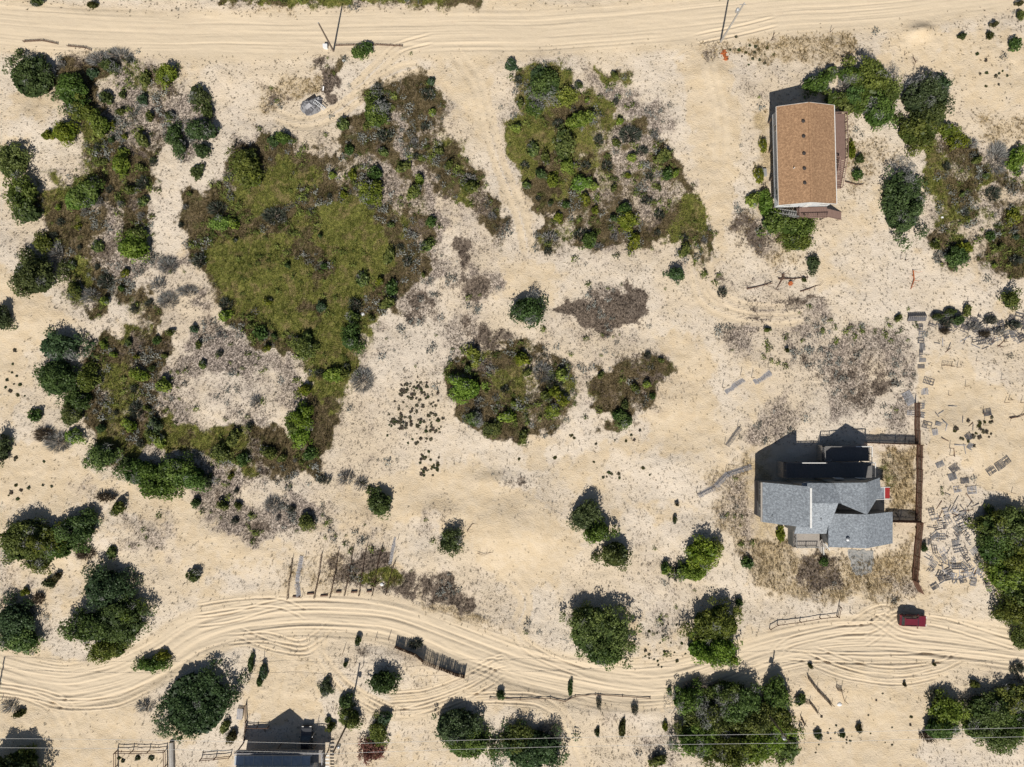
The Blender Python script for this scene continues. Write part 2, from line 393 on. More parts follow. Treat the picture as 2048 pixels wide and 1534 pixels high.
# single loops and turning tracks (photograph pixels): one car each, two ruts
TRACKS = [
 [(385,1222),(450,1212),(520,1205),(570,1210),(620,1235)],
 [(385,1245),(460,1236),(530,1215),(580,1205)],
 [(470,1262),(540,1290),(610,1300),(640,1270),(670,1240)],
 [(450,1280),(530,1275),(600,1292),(650,1262)],
 [(600,1262),(580,1320),(560,1380),(556,1430)],
 [(650,1255),(640,1310),(690,1370),(760,1410),(820,1425),(900,1405),(960,1370),(1010,1340)],
 [(630,1300),(700,1380),(780,1425),(860,1410),(930,1385),(1000,1350)],
 [(770,1395),(860,1385),(940,1355),(990,1330),(1020,1322)],
 [(940,1330),(980,1345),(1010,1360)],[(950,1345),(985,1325),(1005,1350)],[(965,1355),(1000,1320),(1015,1345)],
 [(930,1395),(1000,1392),(1080,1400),(1130,1440),(1160,1500),(1185,1560)],
 [(1545,1320),(1580,1285),(1680,1262),(1745,1255),(1790,1225),(1810,1228)],
 [(1690,1262),(1730,1235),(1770,1220),(1800,1240)],
 [(1720,1290),(1760,1265),(1790,1235),(1830,1240)],
 [(1850,1240),(1900,1250),(1960,1268),(2048,1295)],
 [(1730,1230),(1760,1245),(1800,1270),(1850,1280)],
 [(1620,1300),(1700,1330),(1780,1345),(1870,1335),(1930,1310)],
 [(1600,1310),(1690,1345),(1800,1360),(1880,1345)],
 [(1570,1310),(1650,1315),(1760,1318),(1900,1315)],
 [(-60,1380),(40,1390),(110,1420),(140,1470),(145,1500)],
 [(-60,1370),(60,1385),(130,1410),(155,1460)],
 [(60,1390),(130,1408),(230,1402),(300,1370)],
 [(1020,1245),(1050,1290),(1100,1320),(1180,1350)],
 [(1000,1140),(1050,1200),(1030,1260)],
 [(1385,500),(1400,590),(1450,625),(1540,640),(1620,632)],
 [(1395,470),(1420,570),(1480,615),(1580,622)],
 [(1410,100),(1420,150),(1440,230),(1440,330)],
 [(1385,80),(1420,72),(1480,60),(1560,40)],
 [(700,190),(760,130),(800,95),(870,75)],
 [(540,225),(600,245),(660,230),(720,190),(790,145),(850,130)],
 [(900,90),(950,160),(975,240),(1000,330),(1040,430),(1060,520)],
]
def near_poly(X, Y, P, reach):
    """signed lateral offset u and run length t of points near polyline P (nan beyond reach)"""
    u = np.full(X.shape, np.nan); tt = np.zeros(X.shape); best = np.full(X.shape, 1e9); run = 0.0
    for i in range(len(P) - 1):
        a, b = P[i], P[i + 1]; d = b - a; L = math.hypot(*d)
        if L < 1e-6: continue
        lo = np.minimum(a, b) - reach; hi = np.maximum(a, b) + reach
        j0, j1 = np.searchsorted(Y[:, 0], (lo[1], hi[1])); i0, i1 = np.searchsorted(X[0], (lo[0], hi[0]))
        if j1 <= j0 or i1 <= i0: run += L; continue
        sl = (slice(j0, j1), slice(i0, i1)); qx = X[sl] - a[0]; qy = Y[sl] - a[1]
        s = np.clip((qx * d[0] + qy * d[1]) / (L * L), 0, 1)
        dist = np.hypot(qx - s * d[0], qy - s * d[1]); side = np.sign(d[0] * qy - d[1] * qx)
        bsub = best[sl]; m = (dist < bsub) & (dist < reach); bsub[m] = dist[m]
        us = u[sl]; us[m] = (dist * side)[m]; ts = tt[sl]; ts[m] = (run + s * L)[m]; run += L
    return u, tt

# ------------------------------------------------------------------ ground sheet
def axis(lo, hi, st, bands=(), bst=0.1, far=900):
    v = [lo]
    while v[-1] < hi:
        s = st
        for b0, b1 in bands:
            if b0 <= v[-1] < b1: s = bst
        v.append(v[-1] + s)
    a = np.array(v); g = 0.5 * 1.35 ** np.arange(22); g = np.cumsum(g); g = g[g < far]
    return np.concatenate([lo - g[::-1], a, a[-1] + g])
gx = axis(-97, 97, 0.30)
gy = axis(-75, 75, 0.27, [(W(0, 1425)[1], W(0, 1196)[1]), (W(0, 108)[1], W(0, -8)[1])], 0.105)
GX, GY = np.meshgrid(gx, gy)
DUNES = [(1000,1060,75,60,1.7),(1075,1010,30,60,.8),(1350,860,60,40,-.7),(1345,930,60,25,.35),(1840,62,26,16,1.1),(1420,150,40,25,.5),(1180,80,200,20,.25),
 (1000,960,50,18,.6),(880,1025,45,22,.7),(1190,1260,70,60,.8),(1430,1265,60,55,.8),(215,1230,80,70,.8),(90,1070,110,45,.8),(1400,1100,50,45,.9),(1205,1075,60,60,.6),
 (1530,1210,70,35,-.5),(1950,880,80,70,.7),(1900,800,60,40,-.35),(500,200,120,40,-.35),(70,250,60,60,.5),(60,640,80,60,.6),(700,1040,60,40,.5),(640,930,30,60,.5),
 (860,1320,80,30,.7),(1080,1440,90,40,.6),(1250,1420,60,20,.5),(1460,1440,90,70,.6),(1990,1090,70,90,.8),(1640,170,90,60,.3),(940,540,50,50,.5),(1200,620,60,40,.5),(1030,790,110,80,.4)]
GZ = .9 * (fbm(GX * .055, GY * .055, 3, 3) - .5) * 2 + .24 * (fbm(GX * .26, GY * .26, 3, 5) - .5) * 2
for px, py, rx, ry, h in DUNES:
    x, y = W(px, py); GZ += h * np.exp(-(((GX - x) / (rx * S)) ** 2 + ((GY - y) / (ry * S)) ** 2))
GZ += .07 * (fbm(GX * 1.3, GY * 1.3, 3, 9) - .5) * 2
road_w = np.zeros_like(GX); tr = np.zeros_like(GX)
ROADMASK = []
for P, hw, amp, sd in ((ROAD_N, 3.5, .032, 11), (ROAD_S, 3.2, .095, 13)):
    P = spline(P, 10); u, t = near_poly(GX, GY, P, hw + 3.5); ok = ~np.isnan(u); u0 = np.where(ok, u, 99)
    wob = 1.1 * (vnoise(t / 17, t * 0 + sd, 77) - .5) * 2
    w = sstep(hw + 2.6, hw - 1.2, np.abs(u0 + wob * .5)); road_w = np.maximum(road_w, w); ROADMASK.append(np.abs(u0 + wob * .4) < hw)
    uu = np.where(ok, u, 0) + .55 * (vnoise(t / 11, t * 0, sd) - .5) * 2
    ruts = (vnoise(uu * 2.6, t / 14, sd + 1) - .5) * 2 + .7 * (vnoise(uu * 4.6 + 7, t / 9, sd + 2) - .5) * 2
    cross = (vnoise(uu * 2.2 + t * .33, t / 5 - uu * .3, sd + 7) - .5) * 2; patch = sstep(.3, .62, fbm(t / 9 + uu * .12, uu * .5, 3, sd + 8)); ruts = ruts * (.35 + .75 * patch) + .55 * cross * (1 - patch) + .35 * (fbm(GX * 2.6, GY * 2.6, 2, sd + 9) - .5) * 2
    groove = -np.clip((vnoise(uu * 2.0 + 31, t / 22, sd + 4) - .62) * 4, 0, 1)
    tr = np.where(ok, tr + w * amp * (ruts + 1.5 * groove), tr); GZ = np.where(ok, GZ * (1 - .75 * w) - .06 * w, GZ)
for i, P in enumerate(TRACKS):
    P = spline(P, 8); u, t = near_poly(GX, GY, P, 1.7); ok = ~np.isnan(u)
    Lr = t[ok].max() if ok.any() else 1
    fade = sstep(0, 2.0, t) * sstep(Lr, Lr - 2.0, t); a = np.abs(np.where(ok, u, 99)) - .78
    wv = .04 * (vnoise(t * 1.7, t * 0, 200 + i) - .5)
    prof = -.10 * np.exp(-((a + wv) / .15) ** 2) + .07 * np.exp(-((np.abs(a + wv) - .32) / .13) ** 2)
    tr = np.where(ok, tr + prof * fade, tr); road_w = np.where(ok, np.maximum(road_w, .55 * fade * (np.abs(a) < .6)), road_w)
GZ += tr
farf = sstep(0, 60, np.maximum(np.abs(GX) - 97, np.abs(GY) - 75)); GZ *= 1 - .6 * farf

def ground_z(x, y):
    x = np.asarray(x, float); y = np.asarray(y, float)
    i = np.clip(np.searchsorted(gx, x) - 1, 0, len(gx) - 2); j = np.clip(np.searchsorted(gy, y) - 1, 0, len(gy) - 2)
    fx = np.clip((x - gx[i]) / (gx[i + 1] - gx[i]), 0, 1); fy = np.clip((y - gy[j]) / (gy[j + 1] - gy[j]), 0, 1)
    return (GZ[j, i] * (1 - fx) + GZ[j, i + 1] * fx) * (1 - fy) + (GZ[j + 1, i] * (1 - fx) + GZ[j + 1, i + 1] * fx) * fy
def gz(x, y): return float(ground_z(x, y))

GW = weights(GX.ravel(), GY.ravel()).reshape((len(KIND),) + GX.shape)
clean = np.clip(road_w, 0, 1); GW *= (1 - clean)[None]; GW[0] += clean

def ground_material():
    m, nt, b = mat_new('sand_and_litter'); t = NT(nt); pos = t.pos()
    A = t.attr('cover_a'); B = t.attr('cover_b')
    sa = t.n('ShaderNodeSeparateColor'); nt.links.new(A.outputs['Color'], sa.inputs[0])
    sb = t.n('ShaderNodeSeparateColor'); nt.links.new(B.outputs['Color'], sb.inputs[0])
    S_, G_, O_ = sa.outputs[0], sa.outputs[1], sa.outputs[2]; H_, D_, T_ = sb.outputs[0], sb.outputs[1], sb.outputs[2]
    road = t.attr('road').outputs['Fac']
    n_big = t.noise(pos, .05, 3, .55); n_mid = t.noise(pos, .45, 3, .6); n_f = t.noise(pos, 2.1, 3, .65); n_ff = t.noise(pos, 4.6, 2, .6); n_g = t.noise(pos, 14., 2, .7)
    sand = t.mix(t.ramp(t.math('ADD', t.math('MULTIPLY', n_big, .7), t.math('MULTIPLY', n_mid, .3)), .40, .60), (.625, .52, .385), (.665, .58, .475))
    C_ = t.math('SUBTRACT', 1.0, t.math('ADD', t.math('ADD', t.math('ADD', S_, G_), t.math('ADD', O_, H_)), t.math('ADD', D_, T_)), clamp=True)
    warm = t.mix(t.ramp(n_mid, .35, .65), (.605, .485, .33), (.64, .53, .385))
    sand = t.mix(t.ramp(t.math('ADD', C_, t.math('MULTIPLY', t.math('SUBTRACT', n_big, .5), .9)), .1, .65), sand, warm)
    sand = t.mix(t.math('MULTIPLY', road, .8), sand, (.635, .53, .39))
    sand = t.mix(t.math('MULTIPLY', t.ramp(n_g, .35, .7), .22), sand, (.33, .25, .16))
    sand = t.mix(t.math('MULTIPLY', t.ramp(n_mid, .56, .72), .12), sand, (.47, .33, .21))
    # litter specks, denser where heath grows
    gate = t.ramp(t.noise(pos, .16, 4, .6), .42, .66)
    th = t.math('SUBTRACT', .725, t.math('ADD', t.math('MULTIPLY', H_, .25), t.math('MULTIPLY', t.math('MULTIPLY', S_, gate), .15)))
    spk = t.ramp(n_ff, th, t.math('ADD', th, .09))
    spk2 = t.ramp(n_f, t.math('ADD', th, .0), t.math('ADD', th, .10))
    litter = t.mix(t.ramp(n_mid, .4, .6), (.15, .115, .09), (.17, .145, .075))
    c = t.mix(t.math('MULTIPLY', t.math('MAXIMUM', spk, t.math('MULTIPLY', spk2, .7)), t.math('SUBTRACT', .8, t.math('MULTIPLY', road, .8))), sand, litter)
    pale = t.mix(n_f, (.58, .49, .42), (.50, .41, .35))
    hc = t.mix(t.ramp(t.math('ADD', t.math('MULTIPLY', n_ff, .6), t.math('MULTIPLY', n_f, .4)), .36, .55), pale, (.15, .122, .108))
    c = t.mix(t.math('MULTIPLY', H_, .8), c, hc)
    tc = t.mix(t.ramp(n_ff, .38, .60), (.50, .38, .20), (.21, .15, .075)); c = t.mix(t.math('MULTIPLY', T_, .85), c, tc)
    oc = t.mix(t.ramp(n_f, .35, .65), (.085, .065, .03), (.14, .105, .06)); oc = t.mix(t.ramp(n_ff, .52, .75), oc, (.27, .215, .135)); oc = t.mix(t.ramp(n_mid, .5, .7), oc, (.075, .075, .026))
    c = t.mix(t.ramp(t.math('ADD', O_, t.math('MULTIPLY', t.math('SUBTRACT', n_ff, .5), .9)), .16, .58), c, oc)
    dc = t.mix(t.ramp(n_ff, .36, .68), (.06, .045, .036), (.20, .155, .12)); c = t.mix(t.math('MULTIPLY', t.ramp(t.math('ADD', D_, t.math('MULTIPLY', t.math('SUBTRACT', n_ff, .5), 1.3)), .18, .55), .92), c, dc)
    gc = t.mix(t.ramp(n_f, .35, .65), (.085, .098, .02), (.195, .19, .048)); gc = t.mix(t.ramp(n_mid, .5, .62), gc, (.19, .15, .065)); gc = t.mix(t.ramp(n_ff, .55, .7), gc, (.26, .24, .09)); gc = t.mix(t.ramp(t.noise(t.stretch(pos, 1.0, .25, 1.0), 1.1, 3, .6), .56, .68), gc, (.10, .105, .022)); c = t.mix(t.ramp(t.math('ADD', G_, t.math('MULTIPLY', t.math('SUBTRACT', n_ff, .5), .7)), .16, .58), c, gc)
    t.put(b.inputs['Base Color'], c); b.inputs['Roughness'].default_value = .95; b.inputs['Specular IOR Level'].default_value = .12
    bp = t.n('ShaderNodeBump'); bp.inputs['Strength'].default_value = 1.0; bp.inputs['Distance'].default_value = .16
    rgh = t.math('SUBTRACT', 1.0, t.math('MULTIPLY', road, .75)); hgt = t.math('MULTIPLY', rgh, t.math('ADD', t.math('MULTIPLY', n_ff, .7), t.math('ADD', t.math('MULTIPLY', n_f, .5), t.math('MULTIPLY', n_g, .15)))); t.put(bp.inputs['Height'], hgt)
    nt.links.new(bp.outputs[0], b.inputs['Normal'])
    return m
M_ground = ground_material()

def build_ground():
    ny, nx = GX.shape; V = np.stack([GX, GY, GZ], -1).reshape(-1, 3)
    jj, ii = np.meshgrid(np.arange(ny - 1), np.arange(nx - 1), indexing='ij'); a = (jj * nx + ii)
    Q = np.stack([a, a + 1, a + nx + 1, a + nx], -1)
    own = np.zeros((ny - 1, nx - 1), int)
    for k, R in enumerate(ROADMASK): own[R[:-1, :-1]] = k + 1
    colA = np.stack([GW[1], GW[2], GW[3], np.ones_like(GX)], -1).reshape(-1, 4); colB = np.stack([GW[4], GW[5], GW[6], np.ones_like(GX)], -1).reshape(-1, 4)
    rw = np.clip(road_w, 0, 1).ravel()
    for k, name in enumerate(('ground', 'sand_road', 'sand_track')):
        F = Q[own == k].reshape(-1, 4); ids, inv = np.unique(F, return_inverse=True)
        me = np_mesh(name, V[ids], inv.reshape(-1, 4), M_ground, True)
        for an, c in (('cover_a', colA), ('cover_b', colB)):
            at = me.color_attributes.new(an, 'FLOAT_COLOR', 'POINT'); at.data.foreach_set('color', c[ids].astype(np.float32).ravel())
        at = me.attributes.new('road', 'FLOAT', 'POINT'); at.data.foreach_set('value', rw[ids].astype(np.float32))
        o = link(name, me)
        tag(o, ('pale dune sand with litter and grass cover', 'wide straight rutted sand road along the utility poles', 'winding sand track with many tyre ruts')[k], ('ground', 'road', 'track')[k], kind='structure')
build_ground()

# ------------------------------------------------------------------ foliage
def foliage_material():
    m, nt, b = mat_new('foliage'); t = NT(nt)
    at = t.attr('leaf')
    n = t.noise(t.pos(), 2.2, 2)
    c = t.mix(t.ramp(n, .35, .7), at.outputs['Color'], t.mix(.4, at.outputs['Color'], (.05, .075, .02)))
    df = t.n('ShaderNodeBsdfDiffuse'); tl = t.n('ShaderNodeBsdfTranslucent'); mx = t.n('ShaderNodeMixShader'); mx.inputs[0].default_value = .35
    gl = t.n('ShaderNodeBsdfGlossy'); gl.inputs['Roughness'].default_value = .45; mx2 = t.n('ShaderNodeMixShader'); mx2.inputs[0].default_value = .012
    nt.links.new(c, df.inputs[0]); nt.links.new(c, tl.inputs[0]); nt.links.new(df.outputs[0], mx.inputs[1]); nt.links.new(tl.outputs[0], mx.inputs[2])
    nt.links.new(mx.outputs[0], mx2.inputs[1]); nt.links.new(gl.outputs[0], mx2.inputs[2])
    nt.links.new(mx2.outputs[0], nt.nodes['Material Output'].inputs[0]); nt.nodes.remove(b)
    return m
M_leaf = foliage_material()
M_bark = simple('bark', (.16, .12, .09), (.26, .22, .18), 6, .9)
PAL = {   # two ends of the leaf colour range
 'dark':   ((.045, .070, .030), (.135, .190, .070)),
 'mid':    ((.060, .095, .022), (.215, .280, .065)),
 'bright': ((.105, .160, .018), (.330, .410, .070)),
 'grey':   ((.24, .235, .225), (.56, .55, .54)),
 'greygreen': ((.07, .085, .065), (.19, .205, .17)),
 'brown':  ((.10, .07, .05), (.24, .18, .13)),
 'red':    ((.12, .05, .035), (.30, .15, .11)),
 'weed':   ((.045, .05, .018), (.12, .12, .045)),
 'rust':   ((.30, .09, .02), (.55, .18, .05)),
}

def cards(P, N, size, asp, r):
    """leaf cards: rhombs at P facing roughly N"""
    n = len(P); N = N / (np.linalg.norm(N, axis=1, keepdims=True) + 1e-9)
    R = r.normal(size=(n, 3)); U = R - (R * N).sum(1, keepdims=True) * N; U /= np.linalg.norm(U, axis=1, keepdims=True) + 1e-9
    Vv = np.cross(N, U); s = size[:, None] if np.ndim(size) else size; a = asp
    A = P + U * s; B = P + Vv * s * a + N * s * .12; C = P - U * s; D = P - Vv * s * a + N * s * .12
    V = np.stack([A, B, C, D], 1).reshape(-1, 3); F = np.arange(4 * n).reshape(-1, 4)
    return V, F

def crown_arrays(r, rx, ry, h, kind, dead=0.0, leaf=.26, dens=1.0, lob=None):
    """lumpy shrub crown: many small leafy clumps spread through a low dome; part of it may be bare grey twigs"""
    area = math.pi * rx * ry; rb0 = np.clip(.22 * min(rx, ry) + .22, .26, .95)
    nb = int(np.clip(1.9 * area / (rb0 * rb0 * math.pi) + 3, 5, 120))
    ph = r.uniform(0, 6.28, 4); am = r.uniform(.03, .11, 4)
    out = lambda th: 1 + sum(am[k] * np.sin((k + 2) * th + ph[k]) for k in range(4))
    inset_x = max(rx - rb0 * .6, rx * .5); inset_y = max(ry - rb0 * .6, ry * .5)
    nl = int(r.integers(2, 5)) if min(rx, ry) > .7 else 2                    # several uneven lobes, not one ball
    la = r.uniform(0, 6.283) + np.arange(nl) * 6.283 / nl + r.normal(0, .35, nl); ld = r.uniform(.3, .62, nl); lr = r.uniform(.42, .72, nl); lh = r.uniform(.62, 1.08, nl)
    la = np.append(la, 0); ld = np.append(ld, r.uniform(0, .12)); lr = np.append(lr, r.uniform(.5, .66)); lh = np.append(lh, 1.0)
    wl_ = lr ** 2; li = r.choice(nl + 1, nb, p=wl_ / wl_.sum())
    t0 = r.uniform(0, 6.283, nb); q0 = np.sqrt(r.uniform(0, 1, nb)) * out(t0)
    ux = np.cos(la[li]) * ld[li] + np.cos(t0) * q0 * lr[li]; uy = np.sin(la[li]) * ld[li] + np.sin(t0) * q0 * lr[li]
    th = np.arctan2(uy, ux); rho = np.clip(np.hypot(ux, uy), 0, 1.05)
    bx = ux * inset_x; by = uy * inset_y
    rb = rb0 * r.uniform(.55, 1.3, nb)
    top = h * lh[li] * np.sqrt(np.clip(1 - .8 * np.minimum(q0, 1) ** 2, .08, 1)) * np.sqrt(np.clip(1 - .45 * rho ** 2, .1, 1)) * r.uniform(.75, 1.12, nb)
    bz = np.maximum(top - rb * .75, rb * .35)
    hue_ = r.uniform(.82, 1.2) * np.array([r.uniform(.8, 1.25), 1, r.uniform(.75, 1.3)])       # no two shrubs quite the same green
    c0, c1 = (np.array(v) * hue_ for v in PAL[kind]); g0, g1 = (np.array(v) for v in PAL['grey'])
    blobv = r.uniform(0, 1, nb)
    # the dead side: a wedge of the crown, as salt wind leaves it
    da = r.uniform(0, 6.28); isdead = ((np.cos(th - da) * rho + r.normal(0, .25, nb)) > (1.0 - 1.7 * dead) if dead > 0 else np.zeros(nb, bool)) | (r.uniform(0, 1, nb) < .05)
    Vs, Fs, Cs = [], [], []; base = 0
    for i in range(nb):
        n = int(np.clip(dens * 62 * rb[i] ** 2 / (leaf / .26) ** 2, 8, 220))
        d = r.normal(size=(n, 3)); d[:, 2] = np.abs(d[:, 2]) * 1.0 - .25 * r.uniform(0, 1, n); d /= np.linalg.norm(d, axis=1, keepdims=True)
        P = np.array([bx[i], by[i], bz[i]]) + d * (rb[i] * r.uniform(.55, 1.08, n)[:, None]) * np.array([1, 1, .85])
        P[:, 2] = np.maximum(P[:, 2], .06)
        if isdead[i]:
            N = r.normal(size=(n, 3)); N[:, 2] = np.abs(N[:, 2]) + .3
            V, F = cards(P, N, leaf * r.uniform(.9, 1.7, n), .09, r); k = r.uniform(0, 1, n)[:, None]; C = g0 + (g1 - g0) * k
        else:
            N = d * .9 + r.normal(size=(n, 3)) * .55 + np.array([0, 0, .35])
            V, F = cards(P, N, leaf * r.uniform(.45, 1.0, n), .62, r)
            k = np.clip(.55 * blobv[i] + .45 * r.uniform(0, 1, n), 0, 1)[:, None]; C = c0 + (c1 - c0) * k
        Vs.append(V); Fs.append(F + base); base += len(V); Cs.append(np.repeat(C, 4, 0))
    # inner twigs and shade leaves so that the crown is not see-through
    n = int(10 * area * dens) + 6; t2 = r.uniform(0, 6.283, n); q = np.sqrt(r.uniform(0, 1, n)) * .9
    q = q * .72
    P = np.stack([np.cos(t2) * q * inset_x, np.sin(t2) * q * inset_y, h * .55 * np.sqrt(np.clip(1 - .8 * q * q, .05, 1)) * r.uniform(.3, 1, n)], 1)
    V, F = cards(P, r.normal(size=(n, 3)) * .4 + np.array([0, 0, 1.]), leaf * r.uniform(1.2, 2.0, n), .8, r)
    Vs.append(V); Fs.append(F + base); Cs.append(np.repeat(np.tile((c0 * 1.1)[None], (n, 1)), 4, 0))
    return np.concatenate(Vs), np.concatenate(Fs), np.concatenate(Cs), list(zip(bx, by, bz))

def twig_arrays(r, rx, ry, h, kind, dens=1.0):
    """bare or needle-like bush: thin sprigs fanning out of the ground"""
    n = int(np.clip(130 * rx * ry * dens + 40, 50, 900)); th = r.uniform(0, 6.283, n); q = np.sqrt(r.uniform(0, 1, n))
    B = np.stack([np.cos(th) * q * rx * .55, np.sin(th) * q * ry * .55, np.zeros(n) - .03], 1)
    T = np.stack([np.cos(th) * q * rx, np.sin(th) * q * ry, h * (1 - .55 * q * q) * r.uniform(.5, 1.1, n)], 1) + r.normal(size=(n, 3)) * .07
    D = T - B; sx = np.cross(D, r.normal(size=(n, 3))); sx /= np.linalg.norm(sx, axis=1, keepdims=True) + 1e-9
    w = .028 * r.uniform(.6, 1.6, n)[:, None] * (1 if kind == 'grey' else 1.5)
    M = (B + T) / 2 + r.normal(size=(n, 3)) * .06
    V = np.stack([B - sx * w * .6, M + sx * w, T, M - sx * w], 1).reshape(-1, 3)
    c0, c1 = (np.array(v) for v in PAL[kind]); C = c0 + (c1 - c0) * r.uniform(0, 1, n)[:, None]
    return V, np.arange(4 * n).reshape(-1, 4), np.repeat(C, 4, 0)

def leaf_mesh(name, V, F, C):
    me = np_mesh(name, V, F, M_leaf)
    at = me.color_attributes.new('leaf', 'FLOAT_COLOR', 'POINT')
    at.data.foreach_set('color', np.concatenate([C, np.ones((len(C), 1))], 1).astype(np.float32).ravel())
    return me

def stems_mesh(r, rx, ry, h, tips=None, n=5):
    m = MB()
    for i in range(n):
        if tips: p = tips[r.integers(len(tips))]; p = (p[0] * .8, p[1] * .8, max(.25, p[2] * .9))
        else: a = r.uniform(0, 6.28); p = (math.cos(a) * rx * .5, math.sin(a) * ry * .5, h * .5)
        w = .04 + .022 * min(rx, 4)
        mid = (p[0] * .45 + r.normal(0, .05), p[1] * .45 + r.normal(0, .05), p[2] * .55)
        m.tube([(r.normal(0, .05), r.normal(0, .05), -.35), mid, p], w, 5, w * .35)
    return m.mesh('trunk', M_bark)

SIZE_H = lambda rm: np.clip(.75 + .78 * rm, .6, 4.2)
VAR = {}      # shared meshes for small bushes: kind -> list of (crown mesh, trunk mesh)
def variants(kind, k):
    if (kind, k) not in VAR:
        r = np.random.default_rng(900 + 13 * k + sum(map(ord, kind)))
        if kind in ('grey', 'brown', 'greygreen'):
            V, F, C = twig_arrays(r, 1, 1, .9, kind); tips = None
        else:
            V, F, C, tips = crown_arrays(r, 1, 1, 1.05, kind, dead=.0, leaf=.2, dens=1.5)
        VAR[kind, k] = (leaf_mesh('crown', V, F, C), stems_mesh(r, 1, 1, 1, tips, 4))
    return VAR[kind, k]

LABELS = {}
bush_count = {'n': 0}
def bush(px, py, rx, ry, kind='mid', dead=0.0, h=None, label=None, group=None, rot=0.0, name=None, cat=None):
    """shrub whose crown covers about rx by ry photograph pixels round (px,py)"""
    bush_count['n'] += 1; i = bush_count['n']; r = np.random.default_rng(4000 + i)
    k_ = 1.24 if rx * ry > 480 else 1.12; rx *= k_; ry *= k_; rm = math.sqrt(rx * ry) * S; h = h or float(SIZE_H(rm)) * r.uniform(.9, 1.1)
    x, y = W(px, py, h * .5); z = gz(x, y)
    small = rm < 1.65
    nm = name or {'grey': 'bare_bush', 'brown': 'dry_bush', 'greygreen': 'grey_bush'}.get(kind, 'shrub' if rm > 1.2 else 'small_shrub')
    zone = zone_of(x, y)
    if label is None:
        size = 'low' if rm < .75 else 'small' if rm < 1.3 else 'medium' if rm < 2.2 else 'broad' if rm < 3.6 else 'large'
        hue = {'dark': 'dark green', 'mid': 'mid green', 'bright': 'bright green', 'grey': 'bare grey twiggy', 'greygreen': 'grey-green', 'brown': 'dry brown', 'red': 'reddish brown', 'weed': 'olive'}[kind]
        if dead > .2: hue += ' half-dead'
        if max(rx, ry) / min(rx, ry) > 1.35: size += ' elongated'
        label = f'{size} {hue} shrub {zone}'
        group = f'{size} {hue} shrubs {zone}'
    root = empty(nm, (x, y, z), r.uniform(0, 6.28) if small else 0, label, cat or 'shrub', group)
    if small:
        cm, tm = variants(kind, int(r.integers(4)))
        for nm2, me in (('trunk', tm), ('crown', cm)):
            o = link(nm2, me, root); o.scale = (rm * r.uniform(.95, 1.1), rm, h)
        if abs(rx / ry - 1) > .2:
            root.rotation_euler = (0, 0, math.radians(rot))
            for o in root.children: o.scale = (rx * S, ry * S, h)
    else:
        kx, ky = rx * S, ry * S
        if kind in ('grey', 'brown', 'greygreen'):
            V, F, C = twig_arrays(r, kx, ky, min(h, 1.5), kind); tips = None
        else:
            V, F, C, tips = crown_arrays(r, kx, ky, h, kind, dead, leaf=.21 if rm < 3 else .24, dens=1.0)
        root.rotation_euler = (0, 0, math.radians(rot))
        link('trunk', stems_mesh(r, kx, ky, h, tips, 6), root); link('crown', leaf_mesh('crown', V, F, C), root)
    return root

